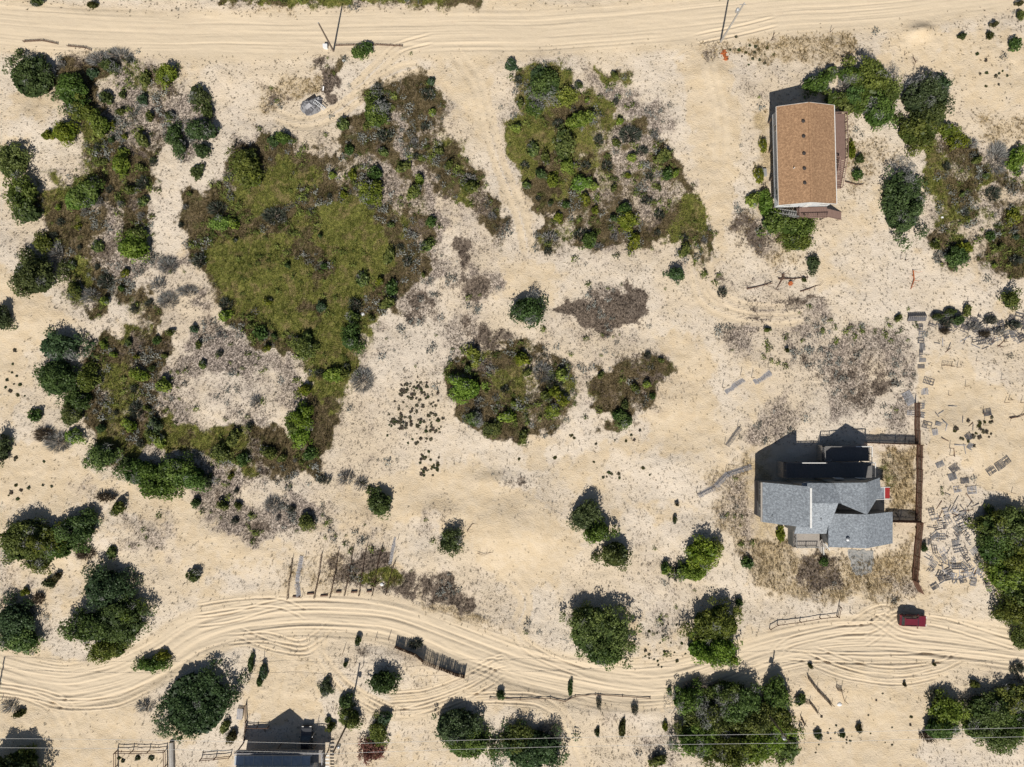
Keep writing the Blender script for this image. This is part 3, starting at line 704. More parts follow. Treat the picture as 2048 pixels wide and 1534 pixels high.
MARKS = [(70,90,'below the road bank'),(230,120,'below the sand road'),(330,150,'at the top corner of the olive grass'),(150,240,'by the narrow sand gap'),(90,300,'on the western sand hollow'),(20,360,'at the western edge above the dune slope'),(170,390,'in the upper olive grass'),(240,300,'in the middle of the upper olive grass'),
 (380,260,'on the sand spit beside the upper olive grass'),(490,340,'at the top of the green meadow'),(440,440,'at the western rim of the green meadow'),(270,480,'beside the pale sand corridor'),(90,530,'on the western dune slope'),(180,580,'at the lower tip of the upper olive grass'),(330,560,'in the grey heath'),(450,620,'at the lower western rim of the meadow'),(560,560,'inside the green meadow'),(530,660,'at the foot of the green meadow'),
 (610,700,'on the neck of the green meadow'),(690,650,'on the eastern rim of the meadow'),(760,580,'where the meadow meets the brown heath'),(670,750,'on the lower neck of the meadow'),(110,740,'over the western dune shoulder'),(290,760,'in the lower olive grass'),(150,850,'below the western dune shoulder'),(300,880,'at the south side of the lower olive grass'),(330,950,'in the thicket on the slope foot'),(460,890,'in the lower heath edge'),(600,850,'at the southern end of the meadow'),(550,1000,'in the dark southern heath'),
 (700,960,'on the heath spur'),(750,230,'in the triangle of heath east of the scrap heap'),(570,280,'south of the scrap heap'),(730,95,'behind the dark wooden pole'),(730,370,'on the upper eastern rim of the meadow'),(830,370,'on the narrow heath ridge'),(940,370,'at the tip of the heath ridge'),(850,180,'at the top of the heath triangle'),
 (1090,160,'at the top of the grassy block'),(1150,240,'in the upper grassy block'),(1110,330,'in the western half of the grassy block'),(1260,290,'in the middle of the grassy block'),(1340,330,'on the eastern side of the grassy block'),(1180,450,'at the bottom of the grassy block'),(1260,450,'at the lower rim of the grassy block'),(1370,520,'at the tail of the grassy block'),(1050,600,'west of the dark dry patch'),
 (930,760,'on the western half of the larger island'),(1110,780,'on the eastern half of the larger island'),(1000,860,'on the southern rim of the larger island'),(1260,800,'on the smaller dark island'),(1650,170,'at the northern corner of the brown-roofed house'),(1750,190,'behind the brown-roofed house'),(1860,220,'in the thicket east of the brown-roofed house'),(1710,320,'beside the east deck'),(1530,350,'along the west wall of the brown-roofed house'),(1590,470,'below the south landing of the brown-roofed house'),(1930,500,'in the eastern rough grass'),(2020,320,'at the eastern end of the rough grass'),(2020,90,'on the far pale sand'),
 (1950,620,'above the pallet strip'),(60,1080,'in the long hedge on the slope'),(230,1010,'on the path below the slope thicket'),(380,1150,'on the sand above the track'),(215,1240,'in the big clump above the track bend'),(25,1270,'in the clump at the western end of the track'),(320,1330,'at the edge of the track bend'),(390,1420,'beside the largest round shrub'),(510,1345,'on the sand spit in the track bend'),(690,1420,'in the row behind the southern pole'),(760,1460,'beside the reddish brush heap'),(770,1360,'inside the track loop'),
 (920,1470,'in the clump west of the curved wheel track'),(1070,1490,'in the clump east of the curved wheel track'),(1200,1270,'in the western round clump at the track'),(1430,1270,'in the eastern round clump at the track'),(1200,1070,'in the curved pair on the central dune'),(1400,1120,'in the hooked clump on the central dune'),(1460,1440,'in the southern thicket'),(1560,1420,'at the eastern side of the southern thicket'),(1250,1430,'on the bank south of the track'),(1900,1430,'in the bright clump south of the track'),(2000,1420,'in the south-eastern thicket'),(2010,1090,'in the eastern thicket beside the pallet heap'),(2030,1210,'at the lower end of the eastern thicket'),(1560,1080,'beside the grey-roofed house'),(1680,1470,'on the bare southern sand')]
def zone_of(x, y):
    px = x / S + 1024; py = 767 - y / S
    return min(MARKS, key=lambda m: (m[0] - px) ** 2 + (m[1] - py) ** 2)[2]
def zone_old(x, y):
    px = x / S + 1024; py = 767 - y / S
    w = weights(np.array([x]), np.array([y]))[:, 0]; veg = w[2] + w[3]
    if py > 1385: return 'south of the winding track'
    if py > 1180: return 'on the verge of the winding track'
    if px > 1440: return ('in the rough grass' if veg > .4 else 'on the sand') + (' near the brown-roofed house' if py < 640 else ' near the grey-roofed house')
    if px > 1000 and py < 560: return 'in the grassy block between the two sand lanes'
    if px > 860 and py < 920 and py > 560: return 'in the round grassy islands'
    if px < 340: return 'at the edge of the dune slope' if veg < .35 else 'in the olive grass by the dune slope'
    if py > 930: return 'on the bare dune sand'
    if w[2] > .3: return 'in the green meadow'
    return 'in the twiggy heath round the meadow'

BUSHES = '''
55 148 52 52 dark .1|140 178 34 42 mid .1|152 215 22 30 mid|190 112 28 16 grey|228 104 30 16 grey|215 128 26 16 dark .2|330 146 24 24 bright|286 156 14 14 mid|125 262 30 25 bright|93 272 14 11 bright
14 320 36 42 mid .1|38 385 36 38 mid|50 425 36 22 dark|205 192 14 16 dark|198 248 24 24 bright|175 225 20 20 mid|240 330 22 24 bright|282 280 14 14 mid|170 388 32 32 mid|148 400 26 24 bright|285 365 14 14 greygreen|260 380 16 12 mid
240 185 9 8 dark|282 196 11 12 dark|296 230 9 10 mid|392 190 22 26 dark|410 215 14 18 dark|345 265 20 22 dark|398 258 40 22 dark|356 292 20 20 dark|402 300 20 20 dark|393 342 16 15 dark|338 228 9 11 dark|490 328 34 44 mid|505 350 24 28 bright|70 4 14 9 dark|180 5 12 8 weed
750 222 30 38 mid .35|683 246 13 18 mid|566 276 20 15 mid|548 284 12 10 dark|715 102 20 16 mid|735 92 14 12 mid|765 302 12 10 mid|738 385 28 30 bright|752 346 14 16 mid|703 350 10 13 bright|665 350 8 8 bright|805 332 13 15 mid|828 384 18 17 mid|940 372 17 16 mid|938 356 16 10 grey|770 270 18 14 greygreen|862 160 9 9 dark|856 186 14 14 greygreen|1022 130 14 14 dark .3
1090 165 38 34 mid .3|1075 150 20 20 dark|1132 190 24 22 bright|1070 216 24 18 mid .4|1155 240 27 18 bright|1128 285 22 40 mid .1|1135 330 20 16 bright|1065 298 13 20 mid|1090 314 11 12 mid|1105 362 16 18 bright|1160 364 20 22 bright|1265 314 11 9 bright|1328 312 18 14 mid .3|1258 351 7 7 bright|1335 348 11 14 mid|1352 344 8 8 bright|1240 240 8 8 bright|1262 266 24 18 greygreen|1170 396 13 13 bright|1156 170 9 9 dark|1034 256 11 9 bright|1040 206 9 8 mid|1180 232 12 12 bright|1050 330 10 9 greygreen|1215 330 14 12 greygreen|1285 300 14 10 greygreen
1180 482 18 22 mid|1160 470 14 14 greygreen|1255 440 26 20 bright|1250 415 14 14 mid|1268 480 16 16 bright|1118 432 10 12 bright|1370 502 11 14 mid|1352 548 22 20 dark|1054 620 38 32 dark .1|1198 494 11 9 grey|1295 400 12 9 greygreen|1100 475 18 14 grey|1320 430 12 10 greygreen
1632 168 32 22 mid|1660 145 13 16 mid|1668 198 26 20 mid|1690 170 14 26 grey|1742 158 54 40 mid .25|1760 222 38 36 mid .3|1720 208 22 24 mid|1690 212 14 16 mid|1858 190 56 46 dark .3|1842 262 46 36 mid|1900 258 22 18 bright|1920 280 28 16 bright|1945 285 18 12 grey|1705 302 9 20 bright|1722 318 10 10 dark|1715 346 10 12 mid|1812 400 48 78 dark .25|2040 315 22 30 bright|2008 310 22 32 grey|1995 385 18 16 greygreen
1532 405 16 34 bright|1520 350 10 20 bright|1505 400 14 16 bright|1550 445 30 26 mid|1596 455 40 30 mid|1595 485 34 20 mid|1626 526 15 20 dark|1528 290 8 18 bright|1610 560 5 5 mid|1535 660 8 6 mid
62 550 50 46 dark .1|85 488 24 22 mid|105 505 16 30 grey|262 494 38 28 bright|275 470 24 18 mid|192 492 12 17 mid|145 580 22 20 mid|172 590 24 16 grey|205 562 18 16 greygreen|440 445 26 18 bright|465 445 14 12 bright|430 415 20 16 greygreen|450 632 16 14 bright|450 608 14 14 greygreen|2 635 20 32 dark|112 695 46 34 dark .35|108 755 44 46 dark|170 762 24 28 mid|150 800 30 24 mid|280 752 20 16 bright|325 770 16 16 bright|205 690 9 8 bright|340 666 8 8 mid|330 600 24 18 grey|312 570 16 16 grey|370 582 24 12 grey|330 530 22 18 grey|395 520 16 14 greygreen
545 430 26 18 greygreen|853 490 16 14 mid|778 512 12 18 mid|722 558 14 20 mid|780 578 12 18 mid|775 606 16 12 mid|708 610 16 16 greygreen|705 634 18 16 mid|700 678 22 28 mid|608 696 24 30 mid|615 675 12 14 mid|524 668 14 16 mid|536 604 10 8 bright|665 750 26 18 bright|690 745 14 14 mid|612 782 13 14 bright|722 762 22 24 grey|946 710 19 20 bright|932 778 36 28 bright|910 758 18 16 mid|640 470 5 5 dark|575 530 6 6 dark|470 480 5 5 dark|548 670 6 6 dark
1042 716 16 16 bright|1085 745 20 22 grey|1122 752 14 16 bright|1108 785 16 12 bright|1125 800 16 14 bright|1090 792 12 12 mid|1294 768 9 9 bright|1105 822 20 16 bright|1046 872 12 10 mid|1014 832 18 15 bright|985 858 22 18 mid|948 838 20 22 mid .4|1250 840 20 20 mid|1235 832 14 12 mid|1110 765 18 20 greygreen|1010 780 10 8 greygreen
1920 512 26 22 mid|1935 498 16 14 bright|2032 428 16 20 bright|2026 600 20 24 mid .2|1800 636 8 7 mid|2035 520 16 12 greygreen|1940 620 10 10 mid|1905 625 14 10 dark
70 833 13 14 mid|140 832 26 24 mid|145 872 24 17 bright|110 885 28 20 grey|85 870 22 16 brown|200 912 36 28 mid|270 945 34 32 mid|345 945 50 36 mid .1|310 975 44 24 mid|380 955 34 30 mid|410 962 18 16 dark|300 868 16 20 mid|320 885 12 16 bright|268 820 16 18 greygreen|305 850 16 22 dark|255 850 16 14 bright|465 876 16 14 mid|440 905 24 18 mid|488 916 13 15 mid|2 895 18 36 dark|235 1016 16 14 mid|208 995 22 10 brown|40 1085 46 46 mid|90 1085 48 42 mid|150 1060 42 36 mid|175 1040 20 22 dark|75 1125 30 22 mid|220 1108 13 14 mid|388 1150 15 18 dark|165 1110 22 14 brown|430 905 12 10 greygreen
603 835 24 30 bright|600 870 26 22 bright|585 850 18 24 mid|540 905 16 17 mid|565 917 9 9 mid|620 910 13 14 mid|612 1044 20 22 mid|757 1010 30 30 dark|900 1084 27 28 dark .1|690 958 18 14 grey|720 970 14 14 grey|650 960 14 10 greygreen|545 1010 20 18 grey|510 805 14 12 grey
1172 1035 34 34 dark .15|1195 1065 32 26 mid|1232 1110 34 32 mid|1405 1105 38 32 bright|1385 1145 38 22 bright|1430 1095 18 18 bright|1352 1150 16 16 greygreen|1350 1042 5 9 dark|1500 1128 12 12 mid|1330 1140 8 14 mid
1563 1072 11 18 bright|1650 1122 10 9 mid|2005 1060 56 50 mid .3|2025 1120 50 50 mid|1990 1100 40 40 mid .1|2035 1180 40 36 mid|2040 1225 44 36 mid|1978 1018 14 12 mid|1850 1098 6 9 dark|2000 1230 18 14 mid
205 1180 52 46 dark|180 1255 56 36 mid|240 1245 54 50 dark|215 1300 44 24 mid|265 1225 26 26 mid|20 1250 44 46 dark|35 1285 40 30 mid|298 1332 34 16 mid|320 1315 20 10 bright|388 1412 76 78 dark|10 1420 20 12 grey|42 1188 10 8 bright|95 1168 14 10 weed|110 1155 10 9 weed|35 1430 14 9 weed|45 1520 34 24 mid|290 1415 22 12 grey|70 1200 14 12 brown
500 1332 7 20 dark|525 1345 9 18 dark|518 1365 8 12 dark|650 1378 16 22 dark|698 1440 26 24 mid|690 1405 18 14 dark|765 1364 32 28 dark|660 1456 9 12 mid|655 1440 6 8 mid|755 1465 22 26 mid|770 1435 14 16 dark|745 1505 28 22 red|915 1455 54 44 dark|935 1490 50 34 mid|1000 1386 9 10 dark|715 1284 7 12 dark|691 1328 5 6 dark|830 1290 16 10 greygreen|450 1455 10 14 mid|462 1475 12 14 weed
1065 1500 70 46 dark|1035 1475 40 30 mid .1|1100 1465 26 20 grey|1200 1270 72 52 mid .15|1180 1235 46 26 mid .3|1210 1310 46 26 mid|1432 1250 56 40 mid|1425 1300 60 34 bright|1440 1225 22 18 dark|1480 1206 8 8 mid|1450 1320 34 16 bright|1415 1440 60 46 mid .4|1490 1410 50 40 mid .2|1555 1395 34 36 mid|1450 1500 80 36 mid|1540 1470 50 40 bright|1580 1500 26 30 mid|1600 1400 12 12 mid|1140 1380 6 16 dark|1198 1408 6 13 greygreen|1270 1420 8 12 greygreen|1245 1458 9 22 weed|1330 1456 7 9 bright|1318 1524 18 12 mid|1195 1465 5 9 weed|1340 1385 5 8 dark|1400 1380 30 18 grey
1898 1424 40 32 bright|1880 1460 34 26 mid|1860 1475 18 12 brown|1870 1395 14 16 greygreen|1985 1420 52 36 mid|2035 1400 40 36 mid .2|2010 1470 50 30 mid|1945 1410 20 22 grey|1950 1370 10 9 mid|2040 1340 16 12 greygreen|1640 1474 11 10 dark|1686 1472 7 6 dark|1720 1460 8 8 weed|1622 1333 6 6 weed|1870 1330 4 4 weed|1810 1370 4 4 weed
1380 1405 40 34 mid .35|1455 1388 46 28 mid .3|1520 1442 46 38 mid|1395 1480 46 38 mid|1505 1500 56 34 bright|1562 1442 32 32 mid|1985 1055 36 36 mid .35|2036 1050 32 36 mid|2012 1152 44 38 bright|2046 1280 24 24 mid|1702 150 28 22 mid .4|1785 182 26 26 mid|1706 190 24 22 mid|1862 230 42 28 dark|1882 168 30 26 dark .5|2036 1452 38 32 mid|1958 1460 36 24 mid|115 1092 38 32 mid|60 1058 38 26 dark|300 950 36 26 mid|255 925 20 16 dark
2043 30 8 10 mid|1990 48 8 6 weed|1981 70 9 8 weed|2028 86 13 12 mid .2|1925 72 8 6 weed|2042 5 8 6 weed|1575 700 5 5 weed|1355 1010 4 4 weed|1445 585 12 10 greygreen
'''
LARGE = {   # unmistakable ones: their own words
 (55,148): 'large rounded dark green shrub beside the sand road', (125,262): 'bright green kidney-shaped shrub alone on the sand slope', (1054,620): 'dense dark green oval shrub beside the dark brown dry patch',
 (62,550): 'dark green shrub on the pale dune slope with grey twigs at its top', (1352,548): 'star-shaped dark shrub alone at the end of the grassy lane', (1812,400): 'long dark shrub with dead grey crown standing east of the brown-roofed house',
 (388,1412): 'largest round dark green shrub inside the bend of the winding track', (765,1364): 'round dark shrub inside the loop of tyre tracks', (757,1010): 'oval dark green shrub alone on the dune sand', (900,1084): 'dark shrub in the lee of the curved dune hollow',
 (1626,526): 'small blue-green egg-shaped shrub beside the driftwood', (1500,1128): 'single small shrub in the straw grass west of the grey-roofed house', (1563,1072): 'bright green shrub tucked against the sun deck', (298,1332): 'long low shrub touching the winding track',
 (2026,600): 'shrub half dead on its western side above the pallet strip', (1858,190): 'broad dark shrub with weathered grey top behind the brown-roofed house', (745,1505): 'reddish brown brush heap by the leaning utility pole',
 (545,430): 'pale grey-green mound bush in the middle of the green meadow', (715,102): 'green shrub leaning over the sand bank beside the utility pole',
}
for line in BUSHES.strip().split('\n'):
    for it in line.split('|'):
        q = it.split(); px, py, rx, ry = map(float, q[:4])
        bush(px, py, rx, ry, q[4], float(q[5]) if len(q) > 5 else 0.0, label=LARGE.get((int(px), int(py))))

taken = [(float(q.split()[0]), float(q.split()[1])) for l_ in BUSHES.strip().split('\n') for q in l_.split('|')]
def extra(x0, x1, y0, y1, n, seed):
    r = random.Random(seed); k = 0; tries = 0
    while k < n and tries < 4000:
        tries += 1; px, py = r.uniform(x0, x1), r.uniform(y0, y1); x, y = W(px, py); w = weights(np.array([x]), np.array([y]))[:, 0]
        if w[3] + .6 * w[4] + .25 * w[2] < .55 or min((px - a) ** 2 + (py - b) ** 2 for a, b in taken) < 26 ** 2: continue
        taken.append((px, py)); k += 1; q = r.uniform(5, 11)
        bush(px, py, q, q * r.uniform(.8, 1.25), r.choice(('mid', 'mid', 'bright', 'dark', 'greygreen', 'greygreen', 'grey')))
extra(90, 380, 110, 640, 34, 1); extra(160, 640, 640, 1060, 30, 2); extra(640, 1020, 160, 640, 24, 3); extra(1020, 1410, 140, 520, 26, 4); extra(890, 1340, 690, 880, 12, 5); extra(1860, 2040, 290, 540, 10, 6)
bush(8, 1556, 62, 46, 'dark', 0, 7.5, label='tall dark tree throwing a long shadow over the western end of the track', name='shore_tree', cat='tree')
# ------------------------------------------------------------------ small weed clumps that can be told apart on open sand
weed_meshes = []
for k in range(5):
    r = np.random.default_rng(70 + k)
    V, F, C, _ = crown_arrays(r, 1, 1, .8, 'weed' if k < 3 else 'brown', leaf=.34, dens=.35)
    weed_meshes.append(leaf_mesh('weed_clump', V, F, C))
def weeds(pts, label, group, rad=(.18, .42), kinds=(0, 1, 2, 3, 4)):
    for px, py in pts:
        x, y = W(px, py); s = random.uniform(*rad)
        o = link('weed_clump', weed_meshes[random.choice(kinds)]); o.location = (x, y, gz(x, y) - .03); o.rotation_euler = (0, 0, random.uniform(0, 6.28)); o.scale = (s, s, s * random.uniform(.6, 1.0))
        tag(o, label, 'weed', group)
def scat(cx, cy, rx, ry, n):
    o = []
    while len(o) < n:
        a, b = random.uniform(-1, 1), random.uniform(-1, 1)
        if a * a + b * b < 1: o.append((cx + a * rx, cy + b * ry))
    return o
weeds(scat(830, 782, 34, 20, 60) + scat(830, 790, 50, 38, 34) + scat(800, 845, 26, 14, 36) + scat(825, 850, 60, 44, 46) + scat(862, 852, 30, 26, 26), 'dark low weed clump in the dense speckled patch on the dune sand', 'weed clumps in the speckled patch', (.1, .42), (3, 4, 3, 4, 0))
weeds(scat(858, 930, 24, 28, 30), 'blackish weed clump in the fan below the speckled patch', 'weed clumps in the fan', (.2, .4))
weeds([(1224,948),(1214,954),(1240,956),(1207,955),(1218,946),(1238,948),(1192,888),(1188,924),(1143,870),(1262,870),(1286,936),(1280,860),(1252,882),(1110,915),(1038,917),(1140,870),(1148,876),(1300,950),(1268,880),(1230,880)], 'small round dark weed on the bare sand between the grassy islands and the dune shrubs', 'weeds on the central sand', (.22, .45))
weeds([(1953,108),(1970,122),(1972,147),(1996,148),(2003,143),(2013,152),(1971,173),(1995,170),(1960,148),(1990,153)], 'small dark weed dotting the pale sand at the far end of the road', 'weeds dotting the pale sand', (.25, .45))
weeds([(1500,90),(1512,92),(1520,98),(1530,108),(1478,100),(1492,104),(1506,116),(1520,118),(1530,126),(1498,128),(1484,112),(1510,104),(1535,95),(1460,100),(1455,118),(1472,74)], 'dry weed tuft on the flat beside the utility pole with a transformer', 'weeds beside the transformer pole', (.22, .42))
weeds([(35,970),(45,980),(60,975),(88,970),(105,972),(20,990),(38,998),(25,985),(30,700),(26,728),(25,745),(34,752),(28,768),(40,770),(22,782),(50,792),(36,790),(15,760),(12,775),(32,920),(90,923),(35,915)], 'dark weed clump on the western dune slope', 'weeds on the western slope', (.22, .45))
weeds(scat(1330, 1290, 45, 50, 26), 'small weed on the white sand between the two big round shrubs', 'weeds between the round shrubs', (.15, .35))
weeds(scat(1620, 1470, 110, 40, 26) + scat(1770, 1440, 60, 60, 10), 'tiny weed on the bare sand south of the standing slat fences', 'weeds south of the slat fences', (.12, .3))
weeds(scat(1940, 870, 50, 20, 14) + scat(1960, 850, 40, 20, 8), 'dry dark tuft on the drifted sand among the scattered pallets', 'tufts among the pallets', (.25, .5), (3, 4, 2))

# ------------------------------------------------------------------ grass and litter nobody could count: instanced tufts
def tuft_mesh(name, r, n, rad, h, w, mat):
    th = r.uniform(0, 6.283, n); q = r.uniform(.15, 1, n)
    B = np.stack([np.cos(th) * q * rad * .4, np.sin(th) * q * rad * .4, np.full(n, -.02)], 1)
    T = np.stack([np.cos(th) * q * rad, np.sin(th) * q * rad, h * r.uniform(.5, 1.1, n)], 1)
    sx = np.stack([-np.sin(th), np.cos(th), np.zeros(n)], 1); M = (B * .5 + T * .5); M[:, 2] += h * .18
    V = np.stack([B - sx * w * .5, M - sx * w, T, M + sx * w], 1).reshape(-1, 3)
    return np_mesh(name, V, np.arange(4 * n).reshape(-1, 4), mat)

def tuft_material(name, c0, c1):
    m, nt, b = mat_new(name); t = NT(nt)
    a = t.attr('tint', 'INSTANCER').outputs['Fac']
    t.put(b.inputs['Base Color'], t.mix(a, c0, c1)); b.inputs['Roughness'].default_value = .9; b.inputs['Specular IOR Level'].default_value = .1
    return m

def scatter(name, label, cat, dens_fn, per_m2, tuft, srange, seed, x0=-93, x1=93, y0=-71, y1=71):
    r = np.random.default_rng(seed); n = int((x1 - x0) * (y1 - y0) * per_m2)
    x = r.uniform(x0, x1, n); y = r.uniform(y0, y1, n)
    keep = r.uniform(0, 1, n) < dens_fn(x, y); x, y = x[keep], y[keep]; n = len(x)
    me = bpy.data.meshes.new(name); me.vertices.add(n)
    me.vertices.foreach_set('co', np.stack([x, y, ground_z(x, y)], 1).astype(np.float32).ravel())
    a = me.attributes.new('rot', 'FLOAT_VECTOR', 'POINT'); a.data.foreach_set('vector', np.stack([r.normal(0, .15, n), r.normal(0, .15, n), r.uniform(0, 6.28, n)], 1).astype(np.float32).ravel())
    a = me.attributes.new('scl', 'FLOAT', 'POINT'); a.data.foreach_set('value', r.uniform(*srange, n).astype(np.float32))
    tn = np.clip(fbm(x * .4, y * .4, 3, seed) * 1.6 - .3 + r.normal(0, .22, n), 0, 1)
    a = me.attributes.new('tint', 'FLOAT', 'POINT'); a.data.foreach_set('value', tn.astype(np.float32))
    o = link(name, me); tag(o, label, cat, kind='stuff')
    src = bpy.data.objects.new(name + '_tuft', tuft)
    g = bpy.data.node_groups.new(name + '_scatter', 'GeometryNodeTree')
    g.interface.new_socket('Geometry', in_out='INPUT', socket_type='NodeSocketGeometry'); g.interface.new_socket('Geometry', in_out='OUTPUT', socket_type='NodeSocketGeometry')
    gi = g.nodes.new('NodeGroupInput'); go = g.nodes.new('NodeGroupOutput'); ip = g.nodes.new('GeometryNodeInstanceOnPoints'); oi = g.nodes.new('GeometryNodeObjectInfo'); oi.inputs[0].default_value = src
    def na(nm, ty):
        k = g.nodes.new('GeometryNodeInputNamedAttribute'); k.data_type = ty; k.inputs[0].default_value = nm; return k.outputs[0]
    L = g.links.new
    L(gi.outputs[0], ip.inputs['Points']); L(oi.outputs['Geometry'], ip.inputs['Instance']); L(na('rot', 'FLOAT_VECTOR'), ip.inputs['Rotation']); L(na('scl', 'FLOAT'), ip.inputs['Scale']); L(ip.outputs[0], go.inputs[0])
    md = o.modifiers.new('scatter', 'NODES'); md.node_group = g
    return n

def road_at(x, y):
    i = np.clip(np.searchsorted(gx, x), 0, len(gx) - 1); j = np.clip(np.searchsorted(gy, y), 0, len(gy) - 1); return np.clip(road_w[j, i], 0, 1)
HOUSES = [(42.5, 57.5, 29, 47.5), (41.5, 65, -27.5, -11), (-48, -32, -75, -63)]
def free(x, y):
    k = 1 - road_at(x, y)
    for a, b, c, d in HOUSES: k = np.where((x > a) & (x < b) & (y > c) & (y < d), 0, k)
    return k
def fn(expr):
    return lambda x, y: expr(weights(x, y)) * free(x, y)
rt = np.random.default_rng(5)
counts = {}
counts['g'] = scatter('green_grass', 'short green meadow grass', 'grass', fn(lambda w: np.clip(w[2] * 1.3, 0, 1)), 16, tuft_mesh('t', rt, 9, .26, .26, .018, tuft_material('grass_green', (.075, .095, .016), (.27, .265, .075))), (.6, 1.5), 1)
counts['o'] = scatter('olive_grass', 'olive brown rough dune grass', 'grass', fn(lambda w: np.clip(w[3] * 1.2 + .15 * w[6], 0, 1)), 13, tuft_mesh('t', rt, 9, .26, .28, .018, tuft_material('grass_olive', (.06, .048, .02), (.27, .21, .11))), (.6, 1.8), 2)
counts['h'] = scatter('heath_twigs', 'low grey brown twiggy heath on sand', 'heath', fn(lambda w: np.clip(w[4] * 1.1 + .06 * w[1], 0, 1)), 12, tuft_mesh('t', rt, 8, .16, .15, .016, tuft_material('heath', (.075, .062, .055), (.27, .22, .19))), (.5, 1.5), 3)
counts['d'] = scatter('dark_dry_growth', 'dense dark brown dry growth', 'heath', fn(lambda w: np.clip(w[5] * 1.3, 0, 1)), 16, tuft_mesh('t', rt, 9, .17, .16, .018, tuft_material('dry_dark', (.045, .034, .028), (.17, .125, .095))), (.6, 1.5), 4)
counts['s'] = scatter('sand_litter', 'sparse weeds and litter on the sand', 'litter', fn(lambda w: np.clip(w[1] * .33 + w[4] * .3 + .02, 0, 1)), 4.2, tuft_mesh('t', rt, 7, .17, .16, .022, tuft_material('weed_tufts', (.045, .038, .018), (.17, .13, .07))), (.4, 1.7), 6)
counts['t'] = scatter('straw_grass', 'dry golden straw grass', 'grass', fn(lambda w: np.clip(w[6] * 1.2, 0, 1)), 14, tuft_mesh('t', rt, 9, .24, .24, .016, tuft_material('straw', (.16, .11, .045), (.48, .36, .18))), (.6, 1.5), 8)
def scrub_mesh(seed, kind):
    r = np.random.default_rng(seed); n = 34; d = r.normal(size=(n, 3)); d[:, 2] = np.abs(d[:, 2]); d /= np.linalg.norm(d, axis=1, keepdims=True)
    P = d * np.array([.55, .55, .4]) * r.uniform(.5, 1.1, n)[:, None]; V, F = cards(P, d + r.normal(size=(n, 3)) * .5, r.uniform(.09, .2, n), .5, r)
    return np_mesh('t', V, F, tuft_material('scrub_' + kind, *{'green': ((.05, .07, .016), (.17, .20, .05)), 'grey': ((.10, .105, .09), (.30, .31, .28))}[kind]))
clump = lambda x, y, sd: sstep(.50, .66, fbm(x * .22, y * .22, 4, sd, .6))
counts['sg'] = scatter('low_green_scrub', 'ankle-high green scrub spreading through the rough grass', 'scrub', lambda x, y: (lambda w: np.clip(w[3] * .9 + w[4] * .35 + w[2] * .25, 0, 1))(weights(x, y)) * free(x, y) * clump(x, y, 301), 1.6, scrub_mesh(1, 'green'), (.45, 1.5), 21)
counts['sy'] = scatter('low_grey_scrub', 'ankle-high grey scrub spreading through heath and rough grass', 'scrub', lambda x, y: (lambda w: np.clip(w[3] * .8 + w[4] * .7 + w[5] * .4, 0, 1))(weights(x, y)) * free(x, y) * clump(x, y, 333), 1.4, scrub_mesh(2, 'grey'), (.45, 1.5), 22)
print('tufts', counts, 'bushes', bush_count)

# ------------------------------------------------------------------ building materials
def shingle_material(name, c1, c2, c3):
    m, nt, b = mat_new(name); t = NT(nt); v = t.n('ShaderNodeTexCoord').outputs['Object']
    br = t.n('ShaderNodeTexBrick'); br.inputs['Scale'].default_value = 1.0; br.inputs['Brick Width'].default_value = .33; br.inputs['Row Height'].default_value = .16; br.inputs['Mortar Size'].default_value = .012
    br.inputs['Color1'].default_value = (*c1, 1); br.inputs['Color2'].default_value = (*c2, 1); br.inputs['Mortar'].default_value = (*c3, 1); t.put(br.inputs['Vector'], v)
    n = t.noise(v, .5, 4, .65); n2 = t.noise(v, 3.2, 4, .75)
    c = t.mix(t.math('MULTIPLY', t.ramp(n, .4, .7), .35), br.outputs[0], tuple(.75 * a for a in c1)); c = t.mix(t.math('MULTIPLY', t.ramp(n2, .5, .66), .75), c, c3); c = t.mix(t.math('MULTIPLY', t.ramp(n2, .5, .36), .75), c, tuple(1.25 * a for a in c2))
    t.put(b.inputs['Base Color'], c); b.inputs['Roughness'].default_value = .9; b.inputs['Specular IOR Level'].default_value = .2
    return m
M_brown_sh = shingle_material('brown_shingle', (.31, .185, .105), (.38, .235, .135), (.20, .115, .065))
M_grey_sh = shingle_material('grey_shingle', (.215, .24, .265), (.30, .33, .36), (.13, .14, .16))
M_white = simple('white_trim', (.74, .73, .70), (.62, .61, .58), 3, .6)
M_siding = simple('pale_siding', (.52, .53, .53), (.44, .45, .46), 1.5, .7)
M_siding2 = simple('weathered_siding', (.27, .265, .25), (.20, .20, .195), 2, .85, stretch=(6, 6, .4))
M_deck_br = simple('brown_deck', (.25, .165, .135), (.18, .115, .095), 3, .85, stretch=(6, .5, 1))
M_deck_gr = simple('grey_deck', (.40, .36, .315), (.29, .26, .23), 3, .85, stretch=(3, 3, 1))
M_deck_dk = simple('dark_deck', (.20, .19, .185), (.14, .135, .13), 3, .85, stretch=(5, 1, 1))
M_fence_br = simple('brown_fence', (.215, .115, .075), (.135, .072, .05), 4, .85, stretch=(3, 3, .3))
M_oldwood = simple('old_grey_wood', (.30, .295, .30), (.185, .18, .185), 5, .9)
M_oldwood2 = simple('silver_wood', (.44, .43, .44), (.28, .275, .29), 5, .9)
M_oldwood3 = simple('dark_wood', (.15, .145, .15), (.09, .085, .09), 5, .9)
M_post = simple('pole_wood', (.20, .155, .12), (.13, .10, .08), 5, .9)
M_pole_pale = simple('pole_pale', (.42, .40, .37), (.33, .31, .28), 5, .85)
M_tan = simple('tan_slats', (.36, .28, .20), (.22, .165, .115), 6, .9)
M_brown_rail = simple('brown_rail', (.17, .10, .07), (.11, .07, .05), 5, .9)
